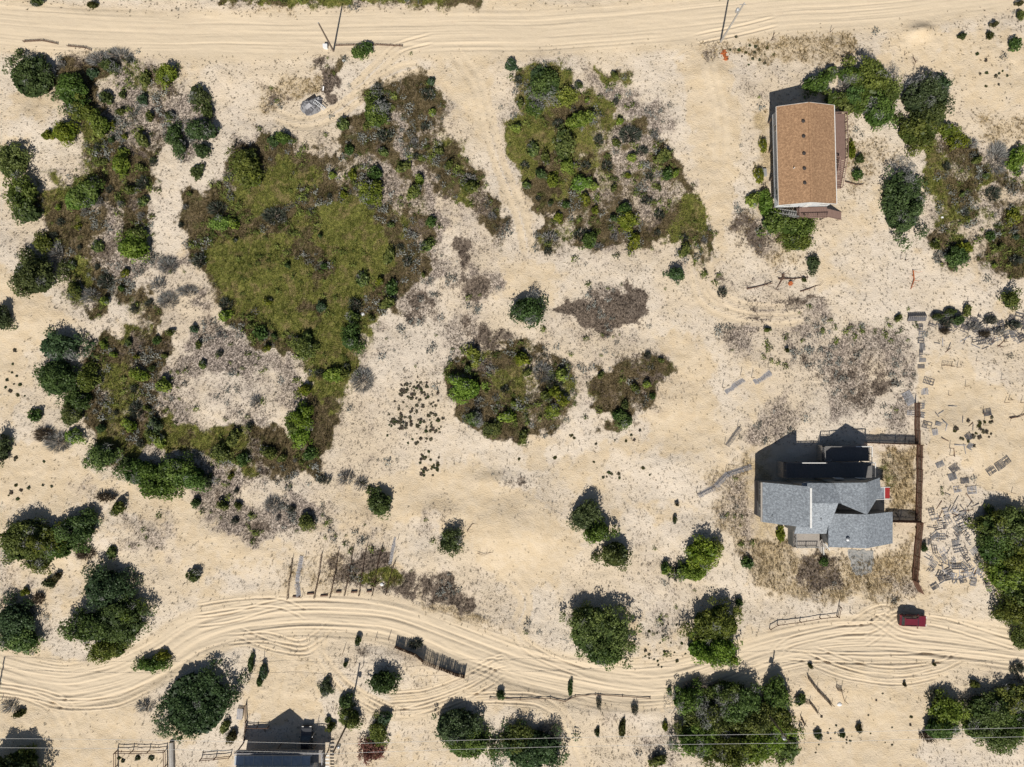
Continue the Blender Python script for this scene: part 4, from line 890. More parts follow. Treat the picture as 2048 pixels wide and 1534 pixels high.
M_glass = simple('window_glass', (.03, .04, .05), (.05, .06, .075), 2, .12, spec=.6)
M_dark = simple('dark_metal', (.035, .03, .028), (.06, .05, .045), 6, .6)
M_metal = simple('galvanised_metal', (.55, .56, .57), (.45, .46, .47), 5, .45, metal=.6)
M_alu = simple('ladder_aluminium', (.78, .79, .79), (.66, .67, .68), 5, .45, metal=.15)
M_red = simple('red_panel', (.34, .03, .028), (.26, .025, .025), 4, .6)
M_blue_roof = simple('blue_grey_metal', (.52, .57, .63), (.40, .45, .52), 2, .5)
M_white_sheet = simple('white_plastic', (.80, .80, .79), (.70, .70, .70), 4, .5)
M_concrete = simple('concrete', (.42, .41, .39), (.34, .33, .31), 3, .9)
M_black = simple('black_rubber', (.02, .02, .02), (.03, .03, .03), 6, .8)
M_tarp = simple('grey_tarp', (.24, .24, .25), (.15, .15, .16), 3, .7)
M_orange = simple('rust_orange', (.50, .15, .045), (.34, .09, .03), 6, .8)

def gable_roof(m, x0, xr, x1, y0, y1, ze0, zr, ze1, th=.14):
    m.slab([(x0, y0, ze0), (xr, y0, zr), (xr, y1, zr), (x0, y1, ze0)], th)
    return m
def rail(parent, pts, z, h=1.0, mat=None, name='railing', gap=1.6):
    """posts, top and mid rail and pickets along a polyline (local xy), standing on height z (number or per point)"""
    m = MB(); zs = z if isinstance(z, (list, tuple)) else [z] * len(pts)
    for (a, za), (b, zb) in zip(list(zip(pts, zs))[:-1], list(zip(pts, zs))[1:]):
        L = math.hypot(b[0] - a[0], b[1] - a[1]); n = max(1, round(L / gap))
        m.bar((*a, za + h), (*b, zb + h), .13, .05); m.bar((*a, za + .18), (*b, zb + .18), .05, .08)
        for i in range(n + 1):
            t = i / n; m.bar((a[0] + (b[0] - a[0]) * t, a[1] + (b[1] - a[1]) * t, za + (zb - za) * t - .05), (a[0] + (b[0] - a[0]) * t, a[1] + (b[1] - a[1]) * t, za + (zb - za) * t + h + .02), .1)
        k = max(1, int(L / .3))
        for i in range(k):
            t = (i + .5) / k; p = (a[0] + (b[0] - a[0]) * t, a[1] + (b[1] - a[1]) * t, za + (zb - za) * t); m.bar((p[0], p[1], p[2] + .16), (p[0], p[1], p[2] + h), .035)
    return m.build(name, mat, parent)
def deck_boards(parent, x0, x1, y0, y1, z, mat, along='y', w=.145, name='deck', diag=False):
    m = MB(); g = .012
    m.box(x0 + .05, x1 - .05, y0 + .05, y1 - .05, z - .24, z - .05)
    if diag:
        n = int((x1 - x0 + y1 - y0) / (w * 1.414)) + 1
        for i in range(n):
            c = x0 - (y1 - y0) + i * w * 1.414                 # line x - y = const
            def clip(cc):
                ya = max(y0, x0 - cc + y0); yb = min(y1, x1 - cc + y0)
                return ya, yb
            a0, b0 = clip(c); a1, b1 = clip(c + w * 1.3)
            if b0 - a0 > .05 and b1 - a1 > .05:
                P = [(c + a0 - y0, a0), (c + w * 1.3 + a1 - y0, a1), (c + w * 1.3 + b1 - y0, b1), (c + b0 - y0, b0)]
                zz = z + random.uniform(-.004, .004); m.slab([(p[0], p[1], zz) for p in P], .04)
    elif along == 'y':
        n = int((x1 - x0) / w)
        for i in range(n): m.box(x0 + i * w + g, x0 + (i + 1) * w - g, y0 + random.uniform(-.03, .03), y1 + random.uniform(-.03, .03), z - .045, z + random.uniform(-.004, .004))
    else:
        n = int((y1 - y0) / w)
        for i in range(n): m.box(x0 + random.uniform(-.03, .03), x1 + random.uniform(-.03, .03), y0 + i * w + g, y0 + (i + 1) * w - g, z - .045, z + random.uniform(-.004, .004))
    return m.build(name, mat, parent)
def posts(parent, pts, z0, z1, w, mat, name='piling'):
    for p in pts:
        MB().box(p[0] - w / 2, p[0] + w / 2, p[1] - w / 2, p[1] + w / 2, z0, z1).build(name, mat, parent)
def steps(parent, a, b, za, zb, width, mat, name='stair'):
    """open stair from a (height za) down to b (height zb)"""
    d = Vector((b[0] - a[0], b[1] - a[1], 0)); L = d.length; d.normalize(); s = Vector((-d.y, d.x, 0)); n = max(3, round(abs(za - zb) / .19)); m = MB()
    for sg in (-1, 1):
        o = s * (width / 2 * sg); m.bar((a[0] + o.x, a[1] + o.y, za - .12), (b[0] + o.x, b[1] + o.y, zb - .02), .06, .26)
    st = m.build(name, mat, parent)
    for i in range(n):
        t = (i + .5) / n; c = Vector((a[0] + (b[0] - a[0]) * t, a[1] + (b[1] - a[1]) * t, za + (zb - za) * t)); q = MB()
        e = s * (width / 2 - .03); q.bar(c - e, c + e, .29, .045); q.build('tread', mat, st)
    return st
def window(parent, c, u, w, h, nrm, fm=None):
    """framed window centred at c on a wall with outward normal nrm and horizontal direction u"""
    c = Vector(c); u = Vector(u); n = Vector(nrm); up = Vector((0, 0, 1)); m = MB()
    for s in (-1, 1):
        m.bar(c + u * s * w / 2 - up * h / 2 + n * .03, c + u * s * w / 2 + up * h / 2 + n * .03, .1, .1)
        m.bar(c - u * (w / 2 + .05) + up * s * h / 2 + n * .03, c + u * (w / 2 + .05) + up * s * h / 2 + n * .03, .1, .1)
    m.bar(c - u * w / 2 + n * .025, c + u * w / 2 + n * .025, .05, .05)
    f = m.build('window', fm or M_white, parent)
    p = MB(); p.add([c - u * w / 2 - up * h / 2 + n * .012, c + u * w / 2 - up * h / 2 + n * .012, c + u * w / 2 + up * h / 2 + n * .012, c - u * w / 2 + up * h / 2 + n * .012], [(0, 1, 2, 3)])
    g = p.build('pane', M_glass, f); return f
def door(parent, c, u, nrm, w=.95, h=2.05):
    c = Vector(c); u = Vector(u); n = Vector(nrm); m = MB()
    V = [c - u * w / 2, c + u * w / 2, c + u * w / 2 + Vector((0, 0, h)), c - u * w / 2 + Vector((0, 0, h))]
    m.add([v - n * .02 for v in V] + [v + n * .05 for v in V], [(4, 5, 6, 7), (0, 1, 5, 4), (1, 2, 6, 5), (2, 3, 7, 6), (3, 0, 4, 7)]); d = m.build('door', M_white, parent)
    k = MB(); k.bar(c + u * w * .38 + n * .05 + Vector((0, 0, 1)), c + u * w * .38 + n * .12 + Vector((0, 0, 1)), .06); k.build('handle', M_metal, d)

# ------------------------------------------------------------------ brown-roofed house on pilings
def house_brown():
    x, y = 49.46, 38.35; z = gz(x, y) - .1
    t = empty('beach_house', (x, y, z), math.radians(1.4), 'beach house on pilings with tan-brown shingle roof and east deck', 'house')
    FL, EV, RG = 2.7, 5.5, 7.0; hx, hy = 4.5, 7.95
    w = MB(); zr = EV + (RG - EV) * 1 - .2; ze = EV - .16
    w.add([(-hx, -hy, FL), (hx, -hy, FL), (hx, hy, FL), (-hx, hy, FL), (-hx, -hy, ze), (hx, -hy, ze), (hx, hy, ze), (-hx, hy, ze), (0, -hy, zr), (0, hy, zr)],
          [(3, 2, 1, 0), (0, 1, 5, 8, 4), (2, 3, 7, 9, 6), (1, 2, 6, 5), (3, 0, 4, 7), (4, 8, 9, 7), (8, 5, 6, 9)])
    wall = w.build('wall', M_siding, t)
    lap = MB()
    for k in range(13):
        zz = FL + .1 + k * .2
        lap.box(-hx - .022, -hx, -hy, hy, zz, zz + .03); lap.box(hx, hx + .022, -hy, hy, zz, zz + .03); lap.box(-hx, hx, -hy - .022, -hy, zz, zz + .03); lap.box(-hx, hx, hy, hy + .022, zz, zz + .03)
    lap.build('clapboard', M_siding, wall)
    rf = MB(); ox, oy = 4.85, 8.28
    rf.add([(-ox, -oy, EV), (0, -oy, RG), (ox, -oy, EV), (ox, oy, EV), (0, oy, RG), (-ox, oy, EV)] + [(-ox, -oy, EV - .15), (0, -oy, RG - .15), (ox, -oy, EV - .15), (ox, oy, EV - .15), (0, oy, RG - .15), (-ox, oy, EV - .15)],
           [(0, 1, 4, 5), (1, 2, 3, 4), (11, 10, 7, 6), (10, 9, 8, 7), (0, 6, 7, 1), (1, 7, 8, 2), (2, 8, 9, 3), (3, 9, 10, 4), (4, 10, 11, 5), (5, 11, 6, 0)])
    roof = rf.build('roof', M_brown_sh, t)
    MB().bar((0, -oy, RG + .02), (0, oy, RG + .02), .3, .05).build('ridge_cap', M_brown_sh, roof)
    for vy in (5.25, 2.75, -.1, -2.6, -5.0):
        zc = EV + (RG - EV) * (1 - .95 / ox); MB().lathe((-.95, vy, zc - .06), [(.24, 0), (.24, .16), (.30, .17), (.28, .24), (.02, .30)], 14).build('roof_vent', M_dark, roof)
    MB().tube([(-2.55, -2.4, 6.1), (-2.55, -2.4, 6.75)], .07, 8).build('vent_pipe', M_white, roof)
    f = MB(); f.box(ox + .003, ox + .13, -oy, oy, EV - .2, EV - .01); f.box(-ox - .06, -ox - .003, -oy, oy, EV - .2, EV - .02); f.build('gutter', M_white, roof)
    f = MB()
    for sy in (-1, 1):
        for sx in (-1, 1): f.bar((sx * ox, sy * (oy + .025), EV - .1), (0, sy * (oy + .025), RG - .1), .04, .24)
    f.build('bargeboard', M_white, roof)
    posts(t, [(a, b) for a in (-4.2, 0, 4.2) for b in (-7.6, -2.5, 2.5, 7.6)], -.8, FL, .26, M_post)
    for b in (5.2, -5.6): window(t, (-hx - .02, b, 4.1), (0, 1, 0), 1.1, 1.2, (-1, 0, 0))
    for a in (-2.8, 3.4): window(t, (a, -hy - .02, 4.1), (1, 0, 0), 1.1, 1.2, (0, -1, 0))
    for b in (6, 1.5, -4.5): window(t, (hx + .02, b, 4.1), (0, 1, 0), 1.1, 1.2, (1, 0, 0))
    door(t, (hx + .02, 3.9, FL), (0, 1, 0), (1, 0, 0)); door(t, (.7, -hy - .02, FL), (1, 0, 0), (0, -1, 0))
    # east deck with its stair, seen between roof edge and yard
    deck_boards(t, hx + .02, 8.05, .2, 7.9, FL, M_deck_br, 'y')
    rail(t, [(hx + .2, 7.8), (7.95, 7.8), (7.95, .25)], FL, 1.0, M_deck_br); posts(t, [(7.8, 7.6), (7.8, 4), (7.8, .5), (5, .5)], -.8, FL - .2, .2, M_post, 'deck_post')
    rail(t, [(6.5, .25), (5.0, .25)], FL, 1.0, M_deck_br)
    steps(t, (7.3, .2), (7.6, -4.3), FL, 0.0, 1.25, M_deck_br); rail(t, [(7.95, .25), (8.2, -4.2)], [FL, 0.0], .95, M_deck_br); rail(t, [(6.62, .25), (6.95, -4.2)], [FL, 0.0], .95, M_deck_br)
    MB().box(5.05, 5.85, -5.9, -4.9, -.3, .95).build('air_conditioner', M_dark, t)
    # south landing, stair and the long grey walk
    deck_boards(t, -.6, 4.6, -9.9, -8.0, FL - .1, M_deck_br, 'x'); rail(t, [(-.5, -8.3), (-.5, -9.8), (4.5, -9.8)], FL - .1, 1.0, M_deck_br); posts(t, [(-.4, -9.7), (2, -9.7), (4.4, -9.7)], -.8, FL - .3, .18, M_post, 'deck_post')
    steps(t, (4.6, -9.0), (8.4, -9.1), FL - .1, .0, 1.3, M_deck_br)
    steps(t, (-.6, -9.2), (-4.7, -7.7), FL - .15, .1, 1.1, M_siding2); rail(t, [(-.6, -9.75), (-4.9, -8.2)], [FL - .15, .1], .9, M_siding2)
    MB().bar((-3.95, -8.2, 1.1), (-3.85, -10.6, 1.1), .12, .1).build('handrail', M_white, t); posts(t, [(-3.94, -8.4), (-3.86, -10.4)], -.4, 1.08, .1, M_white, 'handrail_post')
    MB().box(-5.6, -4.9, -1.9, -.6, -.2, .7).build('meter_box', M_metal, t)
house_brown()

# ------------------------------------------------------------------ grey-roofed house
def house_grey():
    ox, oy = 52.0, -20.0; z = gz(ox, oy) - .15
    t = empty('dune_house', (ox, oy, z), 0, 'angular grey shingle house with shed and gable roofs inside a brown fence', 'house')
    L = lambda p: (p[0] - ox, p[1] - oy, p[2])
    def sl(name, pts, mat=M_grey_sh, th=.2, parent=None): return MB().slab([L(p) for p in pts], th).build(name, mat, parent or t)
    # walls
    MB().walls([L(p) for p in [(42.65, -23.0, 5.75), (47.95, -23.0, 10.05), (47.95, -17.0, 10.05), (42.65, -17.0, 5.75)]], -.6).build('west_wing_wall', M_siding2, t)
    MB().walls([L(p) for p in [(47.98, -25.2, 4.55), (53.2, -25.2, 4.55), (53.2, -19.7, 8.25), (53.2, -16.85, 7.45), (47.98, -16.85, 7.45), (47.98, -19.7, 8.25)]], -.6).build('middle_wall', M_siding2, t)
    MB().walls([L(p) for p in [(53.23, -16.5, 7.7), (54.4, -19.6, 8.35), (57.2, -20.75, 10.35), (60.45, -18.0, 7.9), (60.35, -16.1, 7.9), (57.1, -16.3, 10.35)]], -.6).build('gable_wall', M_siding2, t)
    MB().walls([L(p) for p in [(53.7, -27.2, 5.65), (59.3, -27.2, 6.35), (64.7, -27.0, 3.95), (64.7, -22.2, 3.95), (59.3, -22.2, 6.35), (53.7, -22.2, 5.65)]], -.6).build('east_wing_wall', M_siding2, t)
    # roofs
    wr = sl('shed_roof', [(42.2, -23.35, 5.75), (48.1, -23.35, 10.5), (48.1, -16.65, 10.5), (42.2, -16.65, 5.75)])
    sl('top_trim', [(48.11, -23.35, 10.53), (48.42, -23.35, 10.53), (48.42, -16.9, 10.53), (48.11, -16.9, 10.53)], M_white, .3, wr)
    sl('eave_trim', [(41.95, -23.3, 5.62), (42.19, -23.3, 5.7), (42.19, -16.7, 5.7), (41.95, -16.7, 5.62)], M_deck_gr, .2, wr)
    mr = sl('north_slope', [(48.0, -19.7, 8.55), (54.3, -19.7, 8.55), (53.3, -16.5, 7.65), (48.0, -16.5, 7.65)])
    sl('south_slope', [(48.0, -25.55, 4.6), (53.6, -25.55, 4.6), (53.6, -19.702, 8.548), (48.0, -19.702, 8.548)])
    gw = sl('west_slope', [(53.25, -16.45, 7.85), (54.2, -19.85, 8.55), (57.2, -21.15, 10.72), (57.08, -15.98, 10.72)])
    ge = sl('east_slope', [(57.09, -15.98, 10.715), (57.21, -21.15, 10.715), (60.95, -17.9, 8.0), (60.72, -15.55, 8.0)])
    e1 = sl('east_wing_roof', [(53.3, -27.55, 5.75), (59.3, -27.55, 6.62), (59.3, -21.9, 6.62), (53.3, -21.9, 5.75)])
    e2 = sl('lower_roof', [(59.302, -27.55, 6.618), (65.0, -27.3, 4.15), (65.0, -21.9, 4.15), (59.302, -21.9, 6.618)])
    MB().lathe(L((56.3, -26.1, 6.15)), [(.25, 0), (.25, .3), (.34, .32), (.05, .5)], 12).build('roof_vent', M_metal, e1)
    MB().tube([L((43.4, -22.1, 6.5)), L((43.4, -22.1, 7.1))], .06, 8).build('vent_pipe', M_dark, wr)
    MB().tube([L((51.6, -22.6, 6.4)), L((51.6, -22.6, 7.0))], .06, 8).build('vent_pipe', M_dark, mr)
    # lower skirt boards of the west wall and windows
    sk = MB()
    for k in range(22):
        yy = -22.95 + k * .27; sk.box(42.61 - ox, 42.64 - ox, yy - oy, yy + .23 - oy, -.5, 2.2)
    sk.build('skirt_boards', M_oldwood3, t)
    for yy in (-18.6, -21.2): window(t, L((42.63, yy, 3.9)), (0, 1, 0), .9, 1.2, (-1, 0, 0))
    for xx in (44.5, 50.2, 55.2, 59.0): window(t, L((xx, -16.98 if xx < 48 else -16.83 if xx < 53 else -16.3 + .25, 5.2)), (1, 0, 0), 1.2, 1.3, (0, 1, 0))
    for xx in (56, 61.5): window(t, L((xx, -27.22, 3.0)), (1, 0, 0), 1.2, 1.2, (0, -1, 0))
    window(t, L((45.0, -23.03, 4.6)), (1, 0, 0), 1.2, 1.2, (0, -1, 0)); door(t, L((50.5, -25.23, 2.8)), (1, 0, 0), (0, -1, 0), .9, 1.5)
    window(t, L((48.0, -18.3, 9.2)), (0, 1, 0), 1.4, .6, (1, 0, 0))
    # north decks in the shade of the house
    def D(x0, x1, y0, y1, zz, mat, al, nm='deck'): return deck_boards(t, x0 - ox, x1 - ox, y0 - oy, y1 - oy, zz, mat, al, name=nm)
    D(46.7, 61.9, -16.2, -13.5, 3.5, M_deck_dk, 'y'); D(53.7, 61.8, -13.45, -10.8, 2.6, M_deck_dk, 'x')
    s = MB()
    for k in range(9): s.box(46.62 - ox, 46.66 - ox, -16.2 + k * .3 - oy, -16.2 + k * .3 + .25 - oy, -.5, 3.4)
    for k in range(9): s.box(53.62 - ox, 53.66 - ox, -13.4 + k * .3 - oy, -13.4 + k * .3 + .25 - oy, -.5, 2.5)
    s.build('deck_skirt', M_deck_gr, t)
    R = lambda pts: [(p[0] - ox, p[1] - oy) for p in pts]
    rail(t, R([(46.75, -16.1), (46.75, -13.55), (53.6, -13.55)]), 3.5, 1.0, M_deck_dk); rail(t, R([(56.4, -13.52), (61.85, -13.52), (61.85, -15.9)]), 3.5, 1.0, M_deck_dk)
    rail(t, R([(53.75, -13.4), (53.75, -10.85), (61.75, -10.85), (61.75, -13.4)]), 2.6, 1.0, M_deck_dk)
    for ca, cb_ in (((49.3, -13.53, 4.52), (53.4, -13.53, 4.52)), ((59.0, -10.83, 3.62), (61.75, -10.83, 3.62)), ((61.77, -10.9, 3.63), (61.77, -12.6, 3.63)), ((61.87, -13.57, 4.52), (61.87, -14.4, 4.52)), ((60.8, -13.5, 4.53), (61.8, -13.5, 4.53))):
        MB().bar(L(ca), L(cb_), .14, .05).build('rail_cap', M_white, t)
    if 0: c = MB(); c.bar(L((49.3, -13.53, 4.52)), L((53.4, -13.53, 4.52)), .14, .05); c.bar(L((59.0, -10.83, 3.62)), L((61.75, -10.83, 3.62)), .14, .05); c.bar(L((61.77, -10.83, 3.62)), L((61.77, -12.6, 3.62)), .14, .05); c.bar(L((61.87, -13.5, 4.52)), L((61.87, -14.4, 4.52)), .14, .05); c.bar(L((60.8, -13.5, 4.53)), L((61.87, -13.5, 4.53)), .14, .05)
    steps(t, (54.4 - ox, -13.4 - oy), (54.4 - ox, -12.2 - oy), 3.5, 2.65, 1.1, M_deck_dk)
    posts(t, R([(47, -13.8), (50, -13.8), (54, -11.1), (57.8, -11.1), (61.5, -11.1), (61.5, -13.8)]), -.6, 2.4, .18, M_post, 'deck_post')
    # south sun deck with diagonal boards
    deck_boards(t, 48.7 - ox, 53.15 - ox, -28.2 - oy, -25.25 - oy, 2.75, M_deck_gr, diag=True, name='sun_deck')
    D(48.7, 52.2, -25.24, -23.4, 2.75, M_deck_gr, 'x', 'deck')
    s = MB()
    for k in range(17): s.box(48.62 - ox, 48.66 - ox, -28.2 + k * .3 - oy, -28.2 + k * .3 + .26 - oy, -.5, 2.62)
    for k in range(15): s.box(48.7 + k * .3 - ox, 48.7 + k * .3 + .26 - ox, -28.27 - oy, -28.23 - oy, -.5, 2.62)
    s.build('deck_skirt', M_siding2, t)
    rail(t, R([(48.78, -23.5), (48.78, -28.12), (52.6, -28.12)]), 2.75, 1.0, M_siding2)
    steps(t, (53.15 - ox, -27.4 - oy), (55.2 - ox, -29.6 - oy), 2.7, .1, 1.3, M_deck_gr); rail(t, R([(53.4, -28.1), (54.7, -30.0)]), [2.7, .1], .95, M_white); rail(t, R([(53.75, -27.5), (55.7, -29.2)]), [2.7, .1], .95, M_white)
    # bay on the east side with a red end
    MB().box(61.2 - ox, 64.2 - ox, -19.5 - oy, -18.0 - oy, -.5, 3.6).build('bay_wall', M_siding2, t)
    b = sl('bay_roof', [(60.9, -19.75, 4.6), (63.75, -19.75, 3.85), (63.75, -17.8, 3.85), (60.9, -17.8, 4.6)], M_grey_sh, .15); sl('red_board', [(63.78, -19.7, 3.84), (64.75, -19.7, 3.7), (64.75, -17.85, 3.7), (63.78, -17.85, 3.84)], M_red, .12, b)
    q = MB()
    for yy in (-19.8, -17.76): q.bar(L((60.9, yy, 4.62)), L((63.76, yy, 3.88)), .09, .1); q.bar(L((63.76, yy, 3.87)), L((64.8, yy, 3.72)), .09, .1)
    q.bar(L((63.765, -19.75, 3.88)), L((63.765, -17.8, 3.88)), .1, .06); q.build('bay_trim', M_white, b)
    MB().box(61.0 - ox, 61.7 - ox, -18.9 - oy, -18.2 - oy, 4.55, 4.9).build('skylight', M_white, b)
house_grey()

# ------------------------------------------------------------------ house at the lower edge (only its porch shows)
def house_south():
    ox, oy = -40.5, -66.0; z = gz(-41, -65) - .1
    t = empty('gabled_house', (ox, oy, z), 0, 'house with blue-grey panelled porch roof and white rails beyond the south yard', 'house')
    MB().walls([(-6.5, -12, 5.7), (6.5, -12, 5.7), (6.5, .8, 5.7), (-6.5, .8, 5.7)], -.6).build('wall', M_siding, t)
    g = MB(); g.add([(-3.4, -12.5, 5.75), (0, -12.5, 8.4), (3.4, -12.5, 5.75), (3.4, 1.4, 5.75), (0, 1.4, 8.4), (-3.4, 1.4, 5.75)], [(0, 1, 4, 5), (1, 2, 3, 4), (0, 2, 1), (3, 5, 4), (0, 5, 3, 2)]); g.build('roof', M_grey_sh, t)
    for s in (-1, 1): MB().slab([(s * 3.3, -12.5, 6.0), (s * 6.9, -12.5, 5.4), (s * 6.9, 1.2, 5.4), (s * 3.3, 1.2, 6.0)][::s], .15).build('side_roof', M_grey_sh, t)
    deck_boards(t, -6.9, 8.2, .85, 3.0, 2.9, M_deck_gr, 'y')
    for i in range(8):
        x0 = -6.8 + i * 1.62; MB().slab([(x0, .82, 3.72), (x0 + 1.5, .82, 3.72), (x0 + 1.5, 2.3, 3.5), (x0, 2.3, 3.5)], .06).build('porch_panel', M_blue_roof, t)
        MB().bar((x0 - .06, .82, 3.75), (x0 - .06, 2.35, 3.53), .1, .09).build('panel_rib', M_white, t)
    MB().bar((-6.9, 2.36, 3.5), (6.3, 2.36, 3.5), .1, .1).build('porch_beam', M_white, t)
    rail(t, [(-6.8, 2.9), (8.1, 2.9), (8.1, 1)], 2.9, 1.0, M_oldwood2, gap=1.2)
    m = MB()
    for i in range(10): m.box(8.25, 8.95, -4 + i * .62, -3.75 + i * .62, 2.2, 2.28)
    m.build('white_ladder_rack', M_white, t); posts(t, [(8.3, -3.8), (8.3, 1.7), (-6.7, 2.8), (0, 2.8), (6.2, 2.8)], -.6, 2.7, .16, M_post, 'deck_post')
    MB().tube([(6.15, 5.2, -.3), (6.15, 5.2, 2.8)], .05, 8).build('reflection_tube', M_metal, t)  # upright tube added in place of a reflection in the car windows
    for xx in (-4.5, -1.5, 1.5, 4.5): window(t, (xx, .83, 4.7), (1, 0, 0), 1.0, 1.0, (0, 1, 0))
house_south()

# ------------------------------------------------------------------ cars
def paint(name, c):
    m = simple(name, c, tuple(.85 * v for v in c), 2, .35, spec=.5, coat=.6); return m
def suv(px, py, rz, c, label, name='parked_car'):
    x, y = W(px, py, 1.0); z = gz(x, y)
    t = empty(name, (x, y, z + .02), rz, label, 'car'); P = paint(name + '_paint_%d' % int(px), c)
    body = MB(); hw = .93          # forward is +x
    side = [(-2.32, .42), (-2.36, .95), (-2.22, 1.08), (-1.0, 1.12), (.75, 1.08), (1.1, 1.02), (2.05, .92), (2.30, .78), (2.33, .42)]
    V = []; n = len(side)
    for sx, k in ((-1, .0), (-.94, 1), (.94, 1), (1, 0)):
        for (a, b) in side: V.append((a * (1 if k else .985), sx * hw, b if k else min(b, .9)))
    F = [tuple(range(n - 1, -1, -1)), tuple(range(3 * n, 4 * n))]
    for s in range(3):
        for i in range(n): j = (i + 1) % n; F.append((s * n + i, s * n + j, (s + 1) * n + j, (s + 1) * n + i))
    body.add(V, F); b = body.build('body', P, t)
    c1 = [(-2.15, 1.09, .86), (.85, 1.06, .86), (.30, 1.66, .70), (-1.95, 1.70, .70)]
    cab = MB(); Vc = [(p[0], s * p[2], p[1]) for s in (-1, 1) for p in c1]; cab.add(Vc, [(0, 1, 2, 3), (7, 6, 5, 4), (0, 4, 5, 1), (1, 5, 6, 2), (2, 6, 7, 3), (3, 7, 4, 0)]); cb = cab.build('cabin', M_glass, t)
    rf = MB(); rf.slab([(-1.98, -.72, 1.74), (.28, -.72, 1.70), (.28, .72, 1.70), (-1.98, .72, 1.74)], .07); rf.build('roof', P, t)
    for s in (-1, 1):
        for (xa, za), (xb, zb) in (((.85, 1.06), (.30, 1.68)), ((-.55, 1.09), (-.6, 1.70)), ((-1.5, 1.09), (-1.52, 1.7)), ((-2.15, 1.09), (-1.95, 1.72))):
            pass
        q = MB()
        for (xa, za), (xb, zb) in (((.87, 1.06), (.30, 1.68)), ((-.55, 1.1), (-.6, 1.70)), ((-2.15, 1.09), (-1.96, 1.70))): q.bar((xa, s * .87, za), (xb, s * .71, zb), .09, .07)
        q.build('pillar', P, t)
        MB().bar((-1.85, s * .6, 1.80), (.1, s * .6, 1.78), .05, .05).build('roof_rail', M_dark, t)
        MB().box(.55, .72, s * 1.12 - .09, s * 1.12 + .09, 1.02, 1.2).build('mirror', P, t)
        MB().box(2.22, 2.345, s * .68 - .17, s * .68 + .17, .68, .82).build('headlight', M_white, t)
        MB().box(-2.385, -2.30, s * .78 - .1, s * .78 + .1, .7, 1.0).build('tail_light', M_red, t)
        for wx in (-1.42, 1.42):
            wl_ = MB()
            ring = [(.36, -.12), (.36, .12)]
            def disc(m, r0, y0, y1, k=16):
                Vv = [(wx + math.cos(2 * math.pi * i / k) * r0, s * .82 + yy, .36 + math.sin(2 * math.pi * i / k) * r0) for yy in (y0, y1) for i in range(k)]
                m.add(Vv, [tuple(range(k)), tuple(range(2 * k - 1, k - 1, -1))] + [(i, i + k, (i + 1) % k + k, (i + 1) % k) for i in range(k)]); return m
            w = disc(wl_, .38, -.12, .12).build('wheel', M_black, t); disc(MB(), .22, s * .125 - .015, s * .125 + .015).build('rim', M_metal, w)
    MB().box(2.28, 2.40, -.8, .8, .42, .6).build('bumper', M_dark, t); MB().box(-2.42, -2.30, -.8, .8, .42, .6).build('bumper', M_dark, t)
    return t
suv(1829, 1243, math.radians(-3), (.16, .014, .026), 'red sport utility car parked beside the winding track')
suv(613, 1480, math.radians(90), (.022, .024, .03), 'black car parked in the shadow of the gabled house')

# ------------------------------------------------------------------ utility poles and wires
def pole(px, py, hgt, mat, label, trafo=None, arm=None, thick=.17):
    x, y = W(px, py); z = gz(x, y); t = empty('utility_pole', (x, y, z), 0, label, 'pole', None)
    MB().tube([(0, 0, -.5), (0, 0, hgt)], thick, 10, thick * .7).build('shaft', mat, t)
    MB().lathe((0, 0, hgt), [(.09, 0), (.09, .12), (.02, .2)], 8).build('insulator', M_metal, t)
    if trafo:
        dx, zz = trafo; m = MB(); m.lathe((dx, -.02, zz), [(.26, 0), (.28, .06), (.28, .78), (.2, .86), (.05, .9)], 12); q = m.build('transformer', M_metal, t, True)
        MB().box(min(0, dx), max(0, dx), -.06, .06, zz + .3, zz + .42).build('bracket', M_dark, t)
        for k in (-.1, .1): MB().lathe((dx + k, -.02, zz + .88), [(.04, 0), (.05, .1), (.03, .24)], 8).build('bushing', M_white, q)
    if arm: MB().bar((-arm, .1, hgt - .5), (arm, .1, hgt - .5), .1, .12).build('crossarm', mat, t)
    return (x, y, z + hgt)
p1 = pole(667, 102, 9.3, M_post, 'dark wooden utility pole beside the sand road and the leaning shrub')
p2 = pole(1441, 84, 12.2, M_pole_pale, 'pale utility pole with a grey transformer beside the straight sand road', trafo=(-.42, 9.8), arm=.5)
p3 = pole(700, 1436, 11.2, M_post, 'wooden utility pole rising out of the dark shrub in the track loop', trafo=(.4, 8.6))
p4 = pole(1528, 1418, 11.2, M_post, 'wooden utility pole with transformer rising out of the southern thicket', trafo=(-.4, 9.2))
p0 = pole(-13, 1428, 11.2, M_post, 'wooden utility pole at the western bend of the winding track')
p5 = pole(2420, 1400, 11.2, M_post, 'wooden utility pole far along the eastern end of the track')
def wire(a, b, sag, label):
    m = MB(); n = 24; mid = [(a[i] + b[i]) / 2 for i in range(3)]; pts = []
    for k in range(n + 1):
        t = k / n; pts.append((a[0] + (b[0] - a[0]) * t, a[1] + (b[1] - a[1]) * t, a[2] + (b[2] - a[2]) * t - sag * 4 * t * (1 - t)))
    o = m.tube(pts, .022, 5).build('overhead_wire', M_white); tag(o, label, 'wire', 'overhead wires along the southern poles')
for a, b, nm in ((p0, p3, 'western'), (p3, p4, 'middle'), (p4, p5, 'eastern')):
    wire((a[0], a[1], a[2] + .15), (b[0], b[1], b[2] + .15), .5, f'upper overhead wire on the {nm} span between the southern poles')
    wire((a[0] + .05, a[1] + .15, a[2] - 2.4), (b[0] - .05, b[1] + .15, b[2] - 2.4), .4, f'lower overhead wire on the {nm} span between the southern poles')
